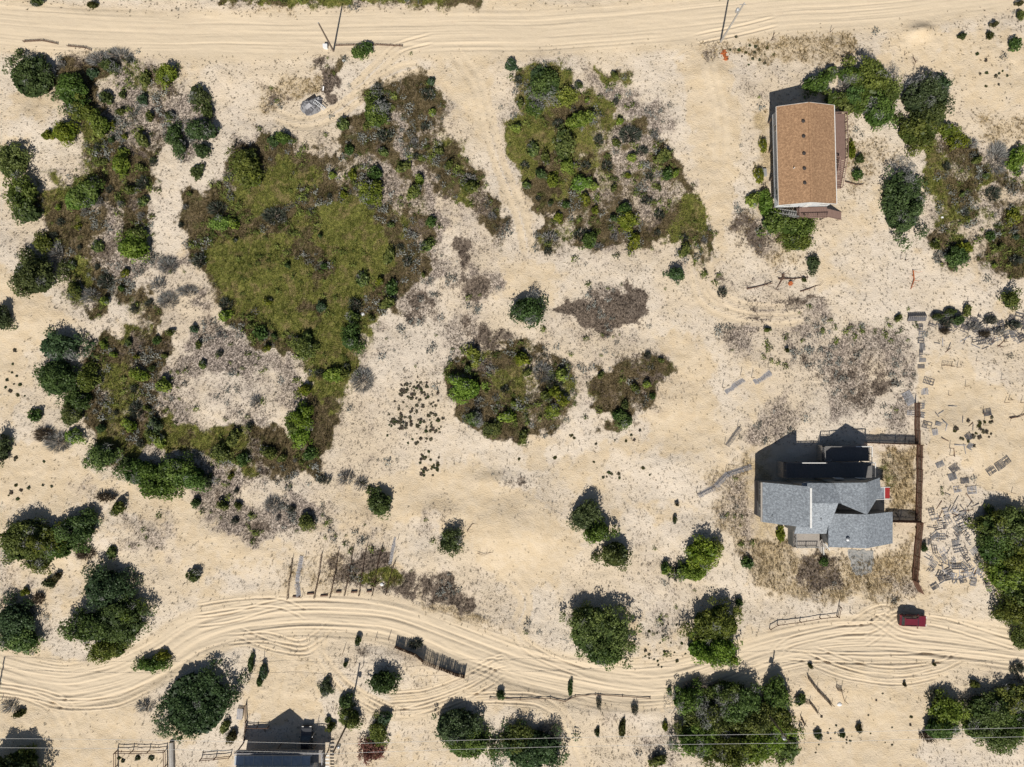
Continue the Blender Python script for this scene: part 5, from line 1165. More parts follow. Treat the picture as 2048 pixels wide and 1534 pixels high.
x, y = W(652, 95); o = MB().box(-.35, .35, -.3, .3, -.15, .75).box(-.38, .38, -.33, .33, .755, .82).build('utility_box', M_white_sheet); o.location = (x, y, gz(x, y)); tag(o, 'white utility cabinet at the foot of the dark wooden pole', 'cabinet')

# ------------------------------------------------------------------ brown privacy fence round the eastern yard
def board_fence(pts, hgt, label, name='board_fence'):
    """pts: world xy polyline; one panel per 2.4 m with real boards, rails and posts"""
    x0, y0 = pts[0]; root = empty(name, (x0, y0, gz(x0, y0)), 0, label, 'fence'); zb = gz(x0, y0)
    for (a, b) in zip(pts[:-1], pts[1:]):
        L = math.hypot(b[0] - a[0], b[1] - a[1]); n = max(1, round(L / 2.4)); dx, dy = (b[0] - a[0]) / L, (b[1] - a[1]) / L
        for i in range(n):
            s0, s1 = L * i / n, L * (i + 1) / n; m = MB(); k = int((s1 - s0) / .15); top = gz(a[0] + dx * (s0 + s1) / 2, a[1] + dy * (s0 + s1) / 2) - zb + hgt + random.uniform(-.05, .05)
            for j in range(k):
                c0 = s0 + (s1 - s0) * (j + .06) / k; c1 = s0 + (s1 - s0) * (j + .94) / k; zz = top + random.uniform(-.03, .03); off = random.uniform(-.008, .008)
                g = gz(a[0] + dx * c0, a[1] + dy * c0) - zb
                P = [(a[0] + dx * c - dy * o - x0, a[1] + dy * c + dx * o - y0) for c in (c0, c1) for o in (off - .012, off + .012)]
                m.add([(P[0][0], P[0][1], g - .2), (P[2][0], P[2][1], g - .2), (P[3][0], P[3][1], g - .2), (P[1][0], P[1][1], g - .2), (P[0][0], P[0][1], zz), (P[2][0], P[2][1], zz), (P[3][0], P[3][1], zz), (P[1][0], P[1][1], zz)],
                      [(3, 2, 1, 0), (4, 5, 6, 7), (0, 1, 5, 4), (1, 2, 6, 5), (2, 3, 7, 6), (3, 0, 4, 7)])
            for zz in (top - .35, top - hgt * .75):
                m.bar((a[0] + dx * s0 - x0 - dy * -.04, a[1] + dy * s0 - y0 + dx * -.04, zz), (a[0] + dx * s1 - x0 - dy * -.04, a[1] + dy * s1 - y0 + dx * -.04, zz), .05, .09)
            m.build('fence_panel', M_fence_br, root)
            MB().bar((a[0] + dx * s0 - x0, a[1] + dy * s0 - y0, top - hgt - .5), (a[0] + dx * s0 - x0, a[1] + dy * s0 - y0, top + .08), .11).build('post', M_fence_br, root)
Wg = lambda *p: W(*p)
# grey gravel pad below the east wing
def pad():
    P = [(1690,1098),(1750,1096),(1752,1120),(1745,1148),(1722,1156),(1704,1146),(1698,1120)]; P = [W(*p) for p in P]; c = np.mean(P, 0); V = []; F = []; n = 40; rr = np.linspace(0, 1, 8); r = np.random.default_rng(5)
    ang = np.linspace(0, 2 * np.pi, n, endpoint=False); rad = []
    for a in ang:
        d = np.array((math.cos(a), math.sin(a))); q = .2
        while poly_sd(P, np.array([[c[0] + d[0] * q]]), np.array([[c[1] + d[1] * q]]))[0, 0] > 0: q += .1
        rad.append(q * r.uniform(.9, 1.05))
    for k in rr:
        for a, q in zip(ang, rad): x, y = c[0] + math.cos(a) * q * k, c[1] + math.sin(a) * q * k; V.append((x, y, gz(x, y) + (.05 if k < .9 else -.05)))
    F = [(j * n + i, j * n + (i + 1) % n, (j + 1) * n + (i + 1) % n, (j + 1) * n + i) for j in range(len(rr) - 1) for i in range(n)]
    o = MB().add(V, F).build('gravel_pad', simple('grey_gravel', (.19, .20, .20), (.36, .34, .31), 3.0, .95, detail=5)); tag(o, 'grey gravel pad below the east wing', 'pad', kind='structure')
pad()
board_fence([Wg(1830, 806), Wg(1831, 888)], 1.75, 'brown board fence running from the scattered pallets to the yard corner')
board_fence([Wg(1833, 889), Wg(1831, 985), Wg(1830, 1040)], 1.95, 'tall brown board fence along the straw yard beside the grey house')
board_fence([Wg(1834, 1043), Wg(1828, 1110), Wg(1826, 1160), Wg(1838, 1184)], 2.05, 'brown board fence beside the heap of pallets, ending near the red car')
board_fence([Wg(1831, 888), Wg(1790, 887), Wg(1729, 885)], 1.7, 'brown board fence joining the north deck to the yard corner')
board_fence([Wg(1832, 1041), Wg(1768, 1040)], 2.2, 'short brown board fence joining the east wing to the pallet-side fence')

# ------------------------------------------------------------------ sand fences of thin slats
def slat_fence(pts, hgt, label, mat, lean=0.0, name='sand_fence', sp=.11, group=None, w=.045, rough=.06):
    P = [W(*p) for p in pts]; x0, y0 = P[0]; zb = gz(x0, y0); root = empty(name, (x0, y0, zb), 0, label, 'fence', group)
    for a, b in zip(P[:-1], P[1:]):
        L = math.hypot(b[0] - a[0], b[1] - a[1]); dx, dy = (b[0] - a[0]) / L, (b[1] - a[1]) / L; m = MB(); s = 0.0; ln = lean + random.uniform(-.12, .12)
        while s < L:
            q = (a[0] + dx * s, a[1] + dy * s); g = gz(*q) - zb; h = hgt * random.uniform(.86, 1.06); k = math.sin(ln) * h; v = math.cos(ln) * h; jj = random.uniform(-rough, rough)
            m.bar((q[0] - x0, q[1] - y0, g - .15), (q[0] - x0 - dy * k + dx * jj, q[1] - y0 + dx * k + dy * jj, g + v), w, .015); s += sp * random.uniform(.8, 1.25)
        for f in (.2, .55, .85):
            ga, gb = gz(*a) - zb, gz(*b) - zb; k = math.sin(ln) * hgt * f; v = math.cos(ln) * hgt * f
            m.bar((a[0] - x0 - dy * k, a[1] - y0 + dx * k, ga + v), (b[0] - x0 - dy * k, b[1] - y0 + dx * k, gb + v), .02)
        m.build('slats', mat, root)
        MB().bar((a[0] - x0, a[1] - y0, gz(*a) - zb - .4), (a[0] - x0, a[1] - y0, gz(*a) - zb + hgt * 1.15), .09, n=6).build('post', M_post, root)
    q = P[-1]; MB().bar((q[0] - x0, q[1] - y0, gz(*q) - zb - .4), (q[0] - x0, q[1] - y0, gz(*q) - zb + hgt * 1.15), .09, n=6).build('post', M_post, root)
    return root
GROYNE = 'low dark slat fences set square to the track'
for k, (a, b) in enumerate([((577,1196),(587,1114)), ((630,1194),(646,1106)), ((661,1194),(679,1100)), ((690,1190),(708,1096)), ((719,1190),(734,1094)), ((745,1190),(765,1094)), ((772,1188),(790,1125))]):
    slat_fence([a, ((a[0] + b[0]) / 2 + random.uniform(-2, 2), (a[1] + b[1]) / 2), b], .8, ['first low slat fence of the row square to the track, at its western end', 'second low slat fence of the row, past the silvery fallen fence', 'third low slat fence of the row, standing on clean sand', 'fourth low slat fence of the row, at the edge of the dark growth', 'fifth low slat fence of the row, inside the dark growth', 'sixth low slat fence of the row, leaning in the dark growth', 'last low slat fence of the row, beside the green grass patch'][k], M_brown_rail, .1, group=GROYNE, sp=.09)
slat_fence([(605,1192),(602,1165),(612,1112)], 1.1, 'silvery grey sand fence fallen flat between two low slat fences', M_oldwood2, 1.25, sp=.08, w=.06)
slat_fence([(786,1130),(790,1105),(796,1078)], .9, 'short silvery sand fence at the end of the row of low fences', M_oldwood2, 1.15, sp=.08, w=.06)
slat_fence([(1392,985),(1425,968),(1450,942),(1500,926)], 1.2, 'long grey sand fence half buried west of the grey house', M_oldwood2, -1.0, sp=.08, w=.06)
slat_fence([(1448,888),(1474,852)], 1.1, 'short grey sand fence standing in the straw grass', M_oldwood, -.9, sp=.09)
slat_fence([(1444,775),(1480,750)], 1.5, 'grey slatted fence section lying on the heath', M_oldwood2, -1.35, sp=.08, w=.06)
slat_fence([(1502,755),(1535,735)], 1.6, 'second grey slatted section lying on the heath beside a bent post', M_oldwood2, -1.35, sp=.08, w=.06)
slat_fence([(1614,1350),(1632,1374),(1662,1406)], 1.0, 'tan slat fence snaking across the bare sand south of the track', M_tan, -.35, sp=.07)
slat_fence([(1670,1372),(1681,1376),(1690,1402)], 1.0, 'collapsed tan slat fence beside a white scrap on the bare sand', M_tan, -.4, sp=.07)
slat_fence([(1608,1398),(1618,1400),(1636,1424)], .9, 'short tan slat fence at the edge of the southern thicket', M_tan, -.35, sp=.07)
slat_fence([(1602,1432),(1612,1450)], .8, 'brown remnant of slat fence behind the short tan one', M_brown_rail, -.35, sp=.08)
slat_fence([(791,1291),(832,1306),(848,1318),(880,1331),(912,1344),(930,1348)], 1.6, 'dense ragged dark fence along the bank inside the track loop', M_brown_rail, .1, sp=.04, w=.085, rough=.12)
slat_fence([(48,84),(85,82),(115,88)], .5, 'low buried slat fence along the road bank', M_brown_rail, .2, sp=.08)
slat_fence([(135,92),(170,96),(182,101)], .5, 'second buried slat fence along the road bank beside the grey bush', M_brown_rail, .2, sp=.08)
slat_fence([(672,92),(735,90),(805,93)], .45, 'thin buried slat fence behind the leaning roadside shrub', M_brown_rail, .2, sp=.08)

# ------------------------------------------------------------------ rail fences
def rail_fence(pts, hgt, label, mat, sp=2.4, rails=2, name='rail_fence'):
    P = [W(*p) for p in pts]; x0, y0 = P[0]; zb = gz(x0, y0); root = empty(name, (x0, y0, zb), 0, label, 'fence')
    for a, b in zip(P[:-1], P[1:]):
        L = math.hypot(b[0] - a[0], b[1] - a[1]); n = max(1, round(L / sp))
        for i in range(n):
            t0, t1 = i / n, (i + 1) / n; A = (a[0] + (b[0] - a[0]) * t0, a[1] + (b[1] - a[1]) * t0); B = (a[0] + (b[0] - a[0]) * t1, a[1] + (b[1] - a[1]) * t1); ga, gb = gz(*A) - zb, gz(*B) - zb
            MB().tube([(A[0] - x0, A[1] - y0, ga - .4), (A[0] - x0 + random.uniform(-.05, .05), A[1] - y0, ga + hgt + .1)], .09, 7, .08).build('post', mat, root)
            for r_ in range(rails):
                zz = hgt * (1 - .5 * r_) - .05; MB().tube([(A[0] - x0, A[1] - y0, ga + zz), ((A[0] + B[0]) / 2 - x0, (A[1] + B[1]) / 2 - y0, (ga + gb) / 2 + zz - .04), (B[0] - x0, B[1] - y0, gb + zz)], .065, 6).build('rail', mat, root)
    q = P[-1]; MB().tube([(q[0] - x0, q[1] - y0, gz(*q) - zb - .4), (q[0] - x0, q[1] - y0, gz(*q) - zb + hgt + .1)], .09, 7, .08).build('post', mat, root)
    return root
rail_fence([(236,1560),(236,1499),(334,1497),(334,1560)], 1.25, 'brown split-rail paddock fence with three small plants inside', M_brown_rail, 2.9)
rail_fence([(404,1515),(462,1510)], 1.1, 'short brown rail fence beside the largest round shrub', M_brown_rail, 2.5)
rail_fence([(1540,1258),(1556,1250),(1600,1243),(1640,1236),(1674,1232)], .7, 'thin brown rail fence curving along the track verge', M_brown_rail, 3.2, 1)
rail_fence([(1674,1232),(1678,1212)], 1.1, 'end section of rail fence turning away from the track', M_brown_rail, 2.0, 2)
rail_fence([(980,1392),(1040,1394),(1100,1394),(1130,1400),(1150,1392),(1190,1388),(1300,1396)], .25, 'half-buried dark cable rail along the edge of the track', M_brown_rail, 6, 1)
weeds([(240,1515),(248,1520),(277,1514),(304,1514)], 'small green plant inside the split-rail paddock', 'plants in the paddock', (.4, .7), (0, 1))
o = MB().tube([(0, 0, .2), (0, -2.5, .25), (.1, -5.5, .2)], .42, 10, .5).build('driftwood_log', M_pole_pale); x, y = W(345, 1482); o.location = (x, y, gz(x, y)); tag(o, 'thick silvery log lying against the split-rail paddock', 'log')
# timbers along the track
for k, (px, py, L_) in enumerate([(593,1193,1.3),(621,1187,1.2),(648,1191,1.25),(677,1184,.9),(708,1184,1.1),(738,1183,.9)]):
    x, y = W(px, py); o = MB().box(-L_ / 2, L_ / 2, -.13, .13, -.1, .28).box(-L_ / 2 + .03, L_ / 2 - .03, -.10, .10, .281, .30).build('sleeper_timber', M_brown_rail); o.location = (x, y, gz(x, y)); o.rotation_euler = (0, 0, random.uniform(-.06, .1)); tag(o, 'short dark timber lying between the low slat fences at the track edge', 'timber', 'timbers at the track edge')

# ------------------------------------------------------------------ weathered pallets scattered over the sand
def pallet_meshes():
    A = MB().box(-.6, .6, -.04, .04, 0, .022).mesh('slat'); B = MB().box(-.045, .045, -.6, .6, 0, .1).mesh('stringer')
    return A, B
SLAT, STR = pallet_meshes()
PM = {}
for k, mt in enumerate((M_oldwood, M_oldwood2, M_oldwood3)):
    a, b = SLAT.copy(), STR.copy(); a.materials.append(mt); b.materials.append(mt); PM[k] = (a, b)
def pallet(px, py, rot=None, w=1.0, l=1.0, label='', group=None, shade=None, tilt=0.0, dz=0.0, miss=.12, n=7):
    x, y = W(px, py); z = gz(x, y) + dz; rz = math.radians(rot if rot is not None else random.uniform(0, 180))
    t = empty('wooden_pallet', (x, y, z), rz, label, 'pallet', group); t.rotation_euler = (random.uniform(-tilt, tilt), random.uniform(-tilt, tilt), rz)
    w *= 1.3; l *= 1.3
    a, b = PM[random.choice((0, 0, 2, 2, 1)) if shade is None else shade]
    for sx in (-.55, 0, .55):
        o = link('stringer', b, t); o.location = (sx * w, 0, -.02); o.scale = (1, l, 1)
    for i in range(n):
        if random.random() < miss: continue
        o = link('slat', a, t); o.location = (random.uniform(-.02, .02), (-.55 + 1.1 * i / (n - 1)) * l, .085); o.scale = (w, 1.1, 1); o.rotation_euler = (0, 0, random.uniform(-.03, .03))
    return t
single = [
 (1859,762,72,.75,1.25,2,'dark upright-leaning pallet at the end of the plank row'),(1851,783,5,.8,.7,1,'short silvery pallet beside the dark leaning pallet'),(1843,812,85,.6,.8,0,'narrow pallet tucked behind the north end of the brown fence'),
 (1843,830,80,.6,.9,0,'pallet half buried behind the brown fence'),(1824,826,88,.5,1.0,1,'silvery pallet piece on the west side of the brown fence'),(1855,850,75,.8,1.0,2,'dark broken pallet in the drift beside the fence'),(1878,848,80,.4,.9,0,'narrow upright pallet end in the drift beside the fence'),(1869,864,10,.6,.7,1,'pale pallet fragment below the broken drift pallets'),
 (1972,825,10,.9,.75,2,'lone dark pallet on smooth drifted sand'),(1932,873,30,.75,.75,2,'pallet sprouting dark tufts on the drifted sand'),(1936,892,60,.7,.7,0,'splayed broken pallet below the tufted one'),
 (1980,940,35,1.0,.95,2,'westernmost of the three dark pallets in a row'),(1997,930,35,.95,1.0,2,'middle one of the three dark pallets in a row'),(2010,920,35,.8,.9,2,'easternmost of the three dark pallets in a row'),
 (1877,928,25,.9,.6,0,'tilted broken pallet near the middle of the brown fence'),(1906,936,40,.95,.9,2,'dark pallet standing highest above the pallet heap'),(1904,953,20,.9,.8,0,'grey pallet just below the highest dark one'),(1928,961,5,.95,.6,2,'dark framed pallet at the top of the heap'),(1915,978,10,.9,.7,1,'silvery pallet beside the blue-grey one'),(1942,980,5,1.05,.85,1,'blue-grey slatted pallet beside small green weeds'),
]
for px, py, r_, w_, l_, sh, lb in single: pallet(px, py, -r_ if False else r_, w_, l_, lb, None, sh, .06)
HEAP = []
for j, yy in enumerate(range(1024, 1166, 15)):
    for i, xx in enumerate(range(1862, 1945, 15)):
        lim = 1946 - max(0, (yy - 1090)) * .0 - (12 if yy < 1040 else 0)
        left = 1860 + (0 if yy < 1150 else 12)
        if left <= xx <= lim - 6: HEAP.append((xx + random.uniform(-5, 5) + (j % 2) * 6, yy + random.uniform(-5, 5)))
for px, py in HEAP: pallet(px, py, 30 + random.choice((0, 90)) + random.gauss(0, 22), random.uniform(.55, 1.05), random.uniform(.5, 1.1), 'weathered pallet in the big heap between brown fence and thicket', 'pallets in the big heap', None, .16, random.uniform(-.14, .14), .36, 6)
for px, py in [(1870,1172),(1905,1152),(1924,1158),(1978,1178),(1972,1165),(1955,1140),(1950,1120),(1962,1150)]: pallet(px, py, None, .8, .8, 'broken pallet strewn on white sand at the foot of the big heap', 'pallets strewn below the heap', None, .12, 0, .4)
BAND = []
for j, yy in enumerate((630, 640, 650, 660, 670, 679)):
    for i in range(17):
        xx = 1870 + i * 12 + (j % 2) * 7 + random.uniform(-4, 4)
        if yy > 660 and xx < 1945: continue
        if yy < 640 and 1990 < xx < 2020: continue
        if yy > 652 and xx < 1880: continue
        BAND.append((xx, yy + random.uniform(-4, 4)))
for px, py in BAND: pallet(px, py, random.choice((0, 90)) + random.gauss(0, 28), random.uniform(.5, 1.0), random.uniform(.4, 1.05), 'dark weathered pallet in the long overgrown strip', 'pallets in the overgrown strip', random.choice((2, 2, 2, 2, 0)), .22, random.uniform(-.16, .12), .4, 6)
for px, py, rx, ry, kd in [(1880,634,14,9,'dark'),(1900,645,16,10,'greygreen'),(1925,640,12,12,'dark'),(1955,652,16,9,'grey'),(1985,640,14,9,'greygreen'),(2005,662,16,8,'grey'),(2030,650,18,10,'greygreen'),(1895,662,12,7,'brown'),(1975,668,14,7,'brown')]:
    bush(px, py, rx, ry, kd, label={'dark': 'dark green bush growing through the overgrown pallet strip', 'greygreen': 'grey-green brush tangled in the pallet strip', 'grey': 'bare grey brush tangled in the pallet strip', 'brown': 'dry brown brush at the edge of the pallet strip'}[kd], group=kd + ' brush in the pallet strip')
def plank(px, py, label, group):
    x, y = W(px, py); L_ = random.uniform(.5, 1.1); m = MB().box(-L_, L_, -.06, .06, -.03, .03).box(-L_ * .97, L_ * .6, -.055, .05, .0302, .04); o = m.build('loose_plank', random.choice((M_oldwood, M_oldwood2, M_oldwood3, M_brown_rail)))
    o.location = (x, y, gz(x, y) + .04); o.rotation_euler = (0, random.uniform(-.08, .08), random.uniform(0, 3.14)); tag(o, label, 'plank', group)
for px, py in scat(1905, 1010, 42, 26, 16) + scat(1910, 1150, 45, 30, 16): plank(px, py, 'loose weathered plank lying about the big pallet heap', 'loose planks about the heap')
for px, py in scat(1950, 690, 80, 14, 14) + scat(1900, 860, 45, 50, 12): plank(px, py, 'loose weathered plank half buried in drifted sand', 'loose planks in the drift')
for k, py in enumerate((655, 668, 681, 694, 707, 720, 733)): pallet(1843 + (k % 2) * 3, py, random.choice((0, 90)), .62 if k < 4 else .4, .75, 'grey pallet in the narrow row running down from the overgrown strip', 'pallets in the narrow row', 0 if k % 2 else 2, .08, 0, .1)
# a broad board panel with a frame
x, y = W(1818, 796); z = gz(x, y); t = empty('wooden_hatch', (x, y, z + .05), math.radians(28), 'large grey boarded panel with pale frame lying beside the fence end', 'hatch')
for i in range(7): MB().box(-.8 + i * .23, -.8 + i * .23 + .215, -1.25, 1.25, .0, .04 + .004 * (i % 2)).build('board', M_oldwood, t)
for s in (-1.0, 0.2, 1.15): MB().box(-.85, .85, s - .05, s + .05, .046, .09).build('batten', M_oldwood2, t)
# the little collapsed shed roof at the strip end
x, y = W(1835, 634); z = gz(x, y); t = empty('collapsed_shed_roof', (x, y, z), 0, 'small dark collapsed plank roof at the end of the overgrown pallet strip', 'shed')
for i in range(9):
    u = -1.6 + i * .36; MB().slab([(u, -.7, .25), (u + .33, -.7, .25), (u + .28, .1, .75), (u + .04, .1, .75)], .04).build('roof_plank', M_oldwood3, t)
    MB().slab([(u + .04, .11, .75), (u + .28, .11, .75), (u + .33, .75, .3), (u, .75, .3)], .04).build('roof_plank', M_oldwood3, t)
posts(t, [(-1.4, -.5), (1.4, -.5), (-1.4, .6), (1.4, .6)], -.3, .3, .1, M_oldwood3, 'prop')
# stakes
def stake(px, py, h, label, group, mat=M_brown_rail, lean=.12):
    x, y = W(px, py); z = gz(x, y); a = random.uniform(0, 6.28); m = MB().tube([(0, 0, -.3), (math.cos(a) * lean * h * .5, math.sin(a) * lean * h * .5, h * .55), (math.cos(a) * lean * h, math.sin(a) * lean * h, h)], .055, 6, .04)
    m.lathe((math.cos(a) * lean * h, math.sin(a) * lean * h, h - .01), [(.05, 0), (.045, .04), (.01, .06)], 6); o = m.build('wooden_stake', mat); o.location = (x, y, z); tag(o, label, 'stake', group)
for px, py in [(1900,790),(1932,773),(1963,827),(1963,850),(2008,805),(2015,800),(2040,805),(1895,896),(1896,910),(1855,1002),(1893,1070),(1862,1080),(2000,760),(2020,985)]: stake(px, py, random.uniform(.9, 1.5), 'thin leaning wooden stake on the drifted sand behind the brown fence', 'stakes behind the brown fence')
for px, py in [(1935,605),(1888,652),(1921,655),(1985,682),(2010,684),(1915,735),(1952,722)]: stake(px, py, random.uniform(.8, 1.3), 'thin stake standing along the overgrown pallet strip', 'stakes along the pallet strip')
for px, py in [(688,1300),(752,1275),(778,1275),(528,1318),(714,1322),(728,1330)]: stake(px, py, random.uniform(1.0, 1.8), 'dark stake on the sandy bank inside the track loop', 'stakes inside the track loop')
for px, py in [(1440,655),(1697,650),(1705,657),(1812,1196),(1700,1225),(1546,1325),(2,1400)]: stake(px, py, random.uniform(.8, 1.4), 'lone leaning stake on the open sand', 'lone stakes on open sand')
for px, py in [(1548,68),(1660,65),(1812,108),(1813,520),(1803,518),(1830,565)]: stake(px, py, random.uniform(.8, 1.5), 'thin boundary stake on the sand round the brown-roofed house', 'stakes round the brown-roofed house')
# upright picket remnant in the drift
slat_fence([(1885,731),(1905,733)], .9, 'row of loose pickets standing in the drift below the pallet strip', M_brown_rail, .3, sp=.28)

# ------------------------------------------------------------------ scrap heap with a ladder
def scrap():
    x, y = W(623, 211); z = gz(x, y)
    t = empty('scrap_heap', (x, y, z), math.radians(38), 'heap of grey scrap sheets and planks beside the sand road', 'scrap heap')
    r = np.random.default_rng(3)
    n = 26; th = np.linspace(0, 2 * np.pi, n, endpoint=False); m = MB(); rings = []
    for k, (q, h) in enumerate(((1, .0), (.75, .45), (.45, .75), (.15, .85))):
        rings.append([(math.cos(a) * 2.1 * q * (1 + .16 * math.sin(3 * a + 1)) + r.normal(0, .06), math.sin(a) * 1.6 * q * (1 + .12 * math.sin(4 * a)) + r.normal(0, .06), h + r.normal(0, .08) - (.15 if k == 0 else 0)) for a in th])
    V = [p for rg in rings for p in rg]; F = [(k * n + i, k * n + (i + 1) % n, (k + 1) * n + (i + 1) % n, (k + 1) * n + i) for k in range(3) for i in range(n)] + [tuple(range(3 * n, 4 * n))]
    m.add(V, F).build('tarpaulin', M_tarp, t)
    for k in range(13):
        cx, cy, a = r.uniform(-1.6, 1.6), r.uniform(-1.2, 1.2), r.uniform(0, 3.14); L_ = r.uniform(.7, 1.7); zz = .35 + .5 * max(0, 1 - (cx * cx / 4 + cy * cy / 2.4)) + r.uniform(0, .15); d = Vector((math.cos(a), math.sin(a), r.uniform(-.12, .12))) * L_ / 2
        MB().bar(Vector((cx, cy, zz)) - d, Vector((cx, cy, zz)) + d, r.uniform(.1, .22), .04).build('plank', (M_oldwood, M_oldwood3, M_oldwood2, M_dark)[k % 4], t)
    for k in range(5):
        cx, cy = r.uniform(-1.3, 1.0), r.uniform(-1.0, .6); w = r.uniform(.35, .7); zz = .75 + r.uniform(0, .15)
        MB().slab([(cx - w, cy - w * .6, zz), (cx + w, cy - w * .7, zz + .1), (cx + w * .8, cy + w * .6, zz + .22), (cx - w * .9, cy + w * .5, zz + .05)], .03).build('sheet', (M_tarp, M_oldwood2, M_oldwood, M_oldwood3, M_tarp)[k], t)
    MB().slab([(-.9, .75, .5), (1.3, .6, .62), (1.6, 1.35, .25), (-.7, 1.5, .2)], .04).build('sheet', M_dark, t)
    x2, y2 = W(638, 209, .9); l = empty('ladder', (x2, y2, gz(x2, y2) + .92), math.radians(-38), 'white aluminium ladder lying on the scrap heap', 'ladder')
    for s in (-1, 1): MB().box(-1.2, 1.2, s * .25 - .045, s * .25 + .045, 0, .09).build('side_rail', M_alu, l)
    for i in range(8): MB().bar((-1.1 + i * .314, -.22, .045), (-1.1 + i * .314, .22, .045), .055).build('rung', M_alu, l)
    for px, py, nm in ((643, 176, 'white'), (640, 186, 'broken')):
        pass
scrap()
x, y = W(646, 177); o = MB().slab([(-.1, -.35, .1), (.1, -.3, .1), (.22, .35, .3), (.02, .3, .3)], .04).slab([(-.02, -.3, .06), (.08, -.3, .06), (.1, .2, .2), (0, .2, .2)], .03).build('scrap_sheet', M_white_sheet); o.location = (x, y, gz(x, y)); tag(o, 'small white scrap sheet beside the heap with the ladder', 'scrap')
for px, py, s, lb in [(725,628,.42,'white plastic bag caught beside a meadow shrub'),(1886,434,.28,'white scrap in the rough grass by the brown-roofed house'),(1678,1408,.5,'white plastic scrap at the foot of the collapsed tan fence'),(688,122,.3,'pale scrap of plastic behind the roadside pole'),(763,1170,.4,'pale plank scrap in the green patch by the low fences')]:
    x, y = W(px, py); r = np.random.default_rng(int(px)); m = MB(); th = np.linspace(0, 6.283, 9, endpoint=False)
    rings = [[(math.cos(a) * s * q * r.uniform(.8, 1.2), math.sin(a) * s * q * .75 * r.uniform(.8, 1.2), h * s + r.normal(0, .02)) for a in th] for q, h in ((1, -.1), (.8, .35), (.35, .5))]
    V = [p for g_ in rings for p in g_]; m.add(V, [(k * 9 + i, k * 9 + (i + 1) % 9, (k + 1) * 9 + (i + 1) % 9, (k + 1) * 9 + i) for k in range(2) for i in range(9)] + [tuple(range(18, 27))])
    o = m.build('plastic_scrap', M_white_sheet); o.location = (x, y, gz(x, y)); tag(o, lb, 'scrap')

# ------------------------------------------------------------------ driftwood, dead branches, orange scraps
def branch(px, py, main, label, mat=M_brown_rail, name='dead_branch', r0=.11, twigs=6, seed=1):
    x, y = W(px, py); z = gz(x, y); r = np.random.default_rng(seed); m = MB(); t = empty(name, (x, y, z), 0, label, 'branch')
    P = [((a - px) * S, (py - b) * S, .12 + .1 * r.uniform()) for a, b in main]; MB().tube(P, r0, 7, r0 * .5).build('stem', mat, t)
    for k in range(twigs):
        i = r.integers(0, len(P) - 1); u = r.uniform(); p = [P[i][c] + (P[i + 1][c] - P[i][c]) * u for c in range(3)]; a = r.uniform(0, 6.28); L_ = r.uniform(.6, 1.5)
        MB().tube([p, (p[0] + math.cos(a) * L_ * .5, p[1] + math.sin(a) * L_ * .5, p[2] + .3), (p[0] + math.cos(a + .4) * L_, p[1] + math.sin(a + .4) * L_, p[2] + .35)], r0 * .45, 5, r0 * .15).build('twig', mat, t)
branch(1515, 572, [(1492,579),(1517,573),(1543,567)], 'forked driftwood branch lying on the sand lane', twigs=9, seed=2)
branch(1585, 558, [(1556,558),(1585,558),(1616,555)], 'straight driftwood pole with dry twigs', twigs=8, seed=4)
branch(1562, 565, [(1566,548),(1562,562),(1550,580)], 'short splayed dry branch crossing the driftwood pole', twigs=7, seed=5)
branch(1620, 575, [(1600,583),(1620,577),(1632,571)], 'thin dry stick beside the reddish patch', twigs=3, seed=6)
branch(1720, 370, [(1690,364),(1712,370),(1726,369)], 'thin dead branch beside the stair of the brown-roofed house', twigs=3, seed=7)
branch(1838, 120, [(1828,112),(1833,122),(1830,130)], 'dry dead twig heap behind the broad dark shrub', twigs=9, seed=8, r0=.05)
branch(1545, 70, [(1548,66),(1546,74),(1542,82)], 'small dead bush twig beside the road edge', twigs=6, seed=9, r0=.05)
branch(2032, 838, [(2018,836),(2034,834),(2048,829)], 'dark driftwood beam jutting from the drifted sand', twigs=3, seed=10)
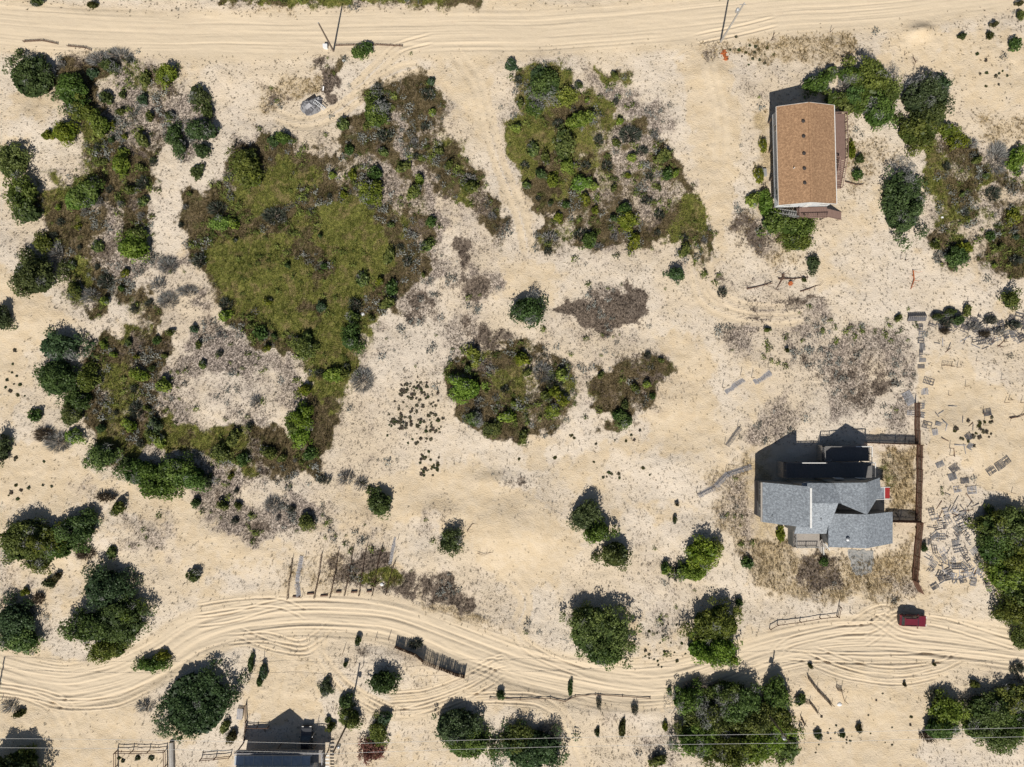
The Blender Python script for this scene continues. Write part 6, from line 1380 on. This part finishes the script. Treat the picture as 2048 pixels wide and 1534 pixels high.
branch(940, 1050, [(934,1062),(945,1046),(968,1043)], 'curved bare root on the dune beside the dark shrub', twigs=7, seed=11, r0=.05)
branch(965, 1100, [(955,1104),(968,1108),(985,1102)], 'wiry bare root below the curved one on the dune', twigs=5, seed=12, r0=.05)
branch(1828, 560, [(1829,540),(1831,558),(1824,578)], 'rust-orange branch lying on the sand above the pallet strip', M_orange, twigs=4, seed=13, r0=.1)
def ragged(px, py, s, label, mat, seed):
    x, y = W(px, py); r = np.random.default_rng(seed); m = MB()
    for k in range(16):
        a = r.uniform(0, 6.28); q = r.uniform(0, s); c = (math.cos(a) * q * .6, math.sin(a) * q, r.uniform(.08, .4)); w = r.uniform(.15, .4); b = r.uniform(0, 6.28)
        m.slab([(c[0] + math.cos(b + i * 1.57) * w, c[1] + math.sin(b + i * 1.57) * w * .5, c[2] + r.uniform(-.1, .12)) for i in range(4)], .02)
    m.lathe((0, 0, -.1), [(s * .5, 0), (s * .45, .15), (s * .2, .3), (.02, .34)], 9); o = m.build('orange_debris', mat); o.location = (x, y, gz(x, y)); tag(o, label, 'debris')
ragged(1448, 108, .7, 'rust-orange heap of dead brush beside the transformer pole', M_orange, 1); ragged(1451, 118, .55, 'smaller rust-orange heap touching the larger one', M_orange, 2); ragged(1580, 567, .3, 'small orange scrap beside the driftwood pole', M_orange, 3)
# a small rack against the largest round shrub
x, y = W(482, 1425); t = empty('slatted_bench', (x, y, gz(x, y)), math.radians(85), 'grey slatted bench between the largest round shrub and the fence line', 'bench')
for i in range(5): MB().box(-.95, .95, -.5 + i * .21, -.5 + i * .21 + .16, .42, .46).build('slat', M_oldwood2, t)
posts(t, [(-.85, -.4), (.85, -.4), (-.85, .45), (.85, .45)], -.2, .42, .09, M_oldwood, 'leg')
rail_fence([(493,1408),(494,1440),(490,1480)], .9, 'dark yard fence along the gabled house and the slatted bench', M_brown_rail, 2.2, 2)
rail_fence([(494,1452),(538,1452)], .9, 'thin yard rail in front of the gabled house', M_brown_rail, 2.2, 1)
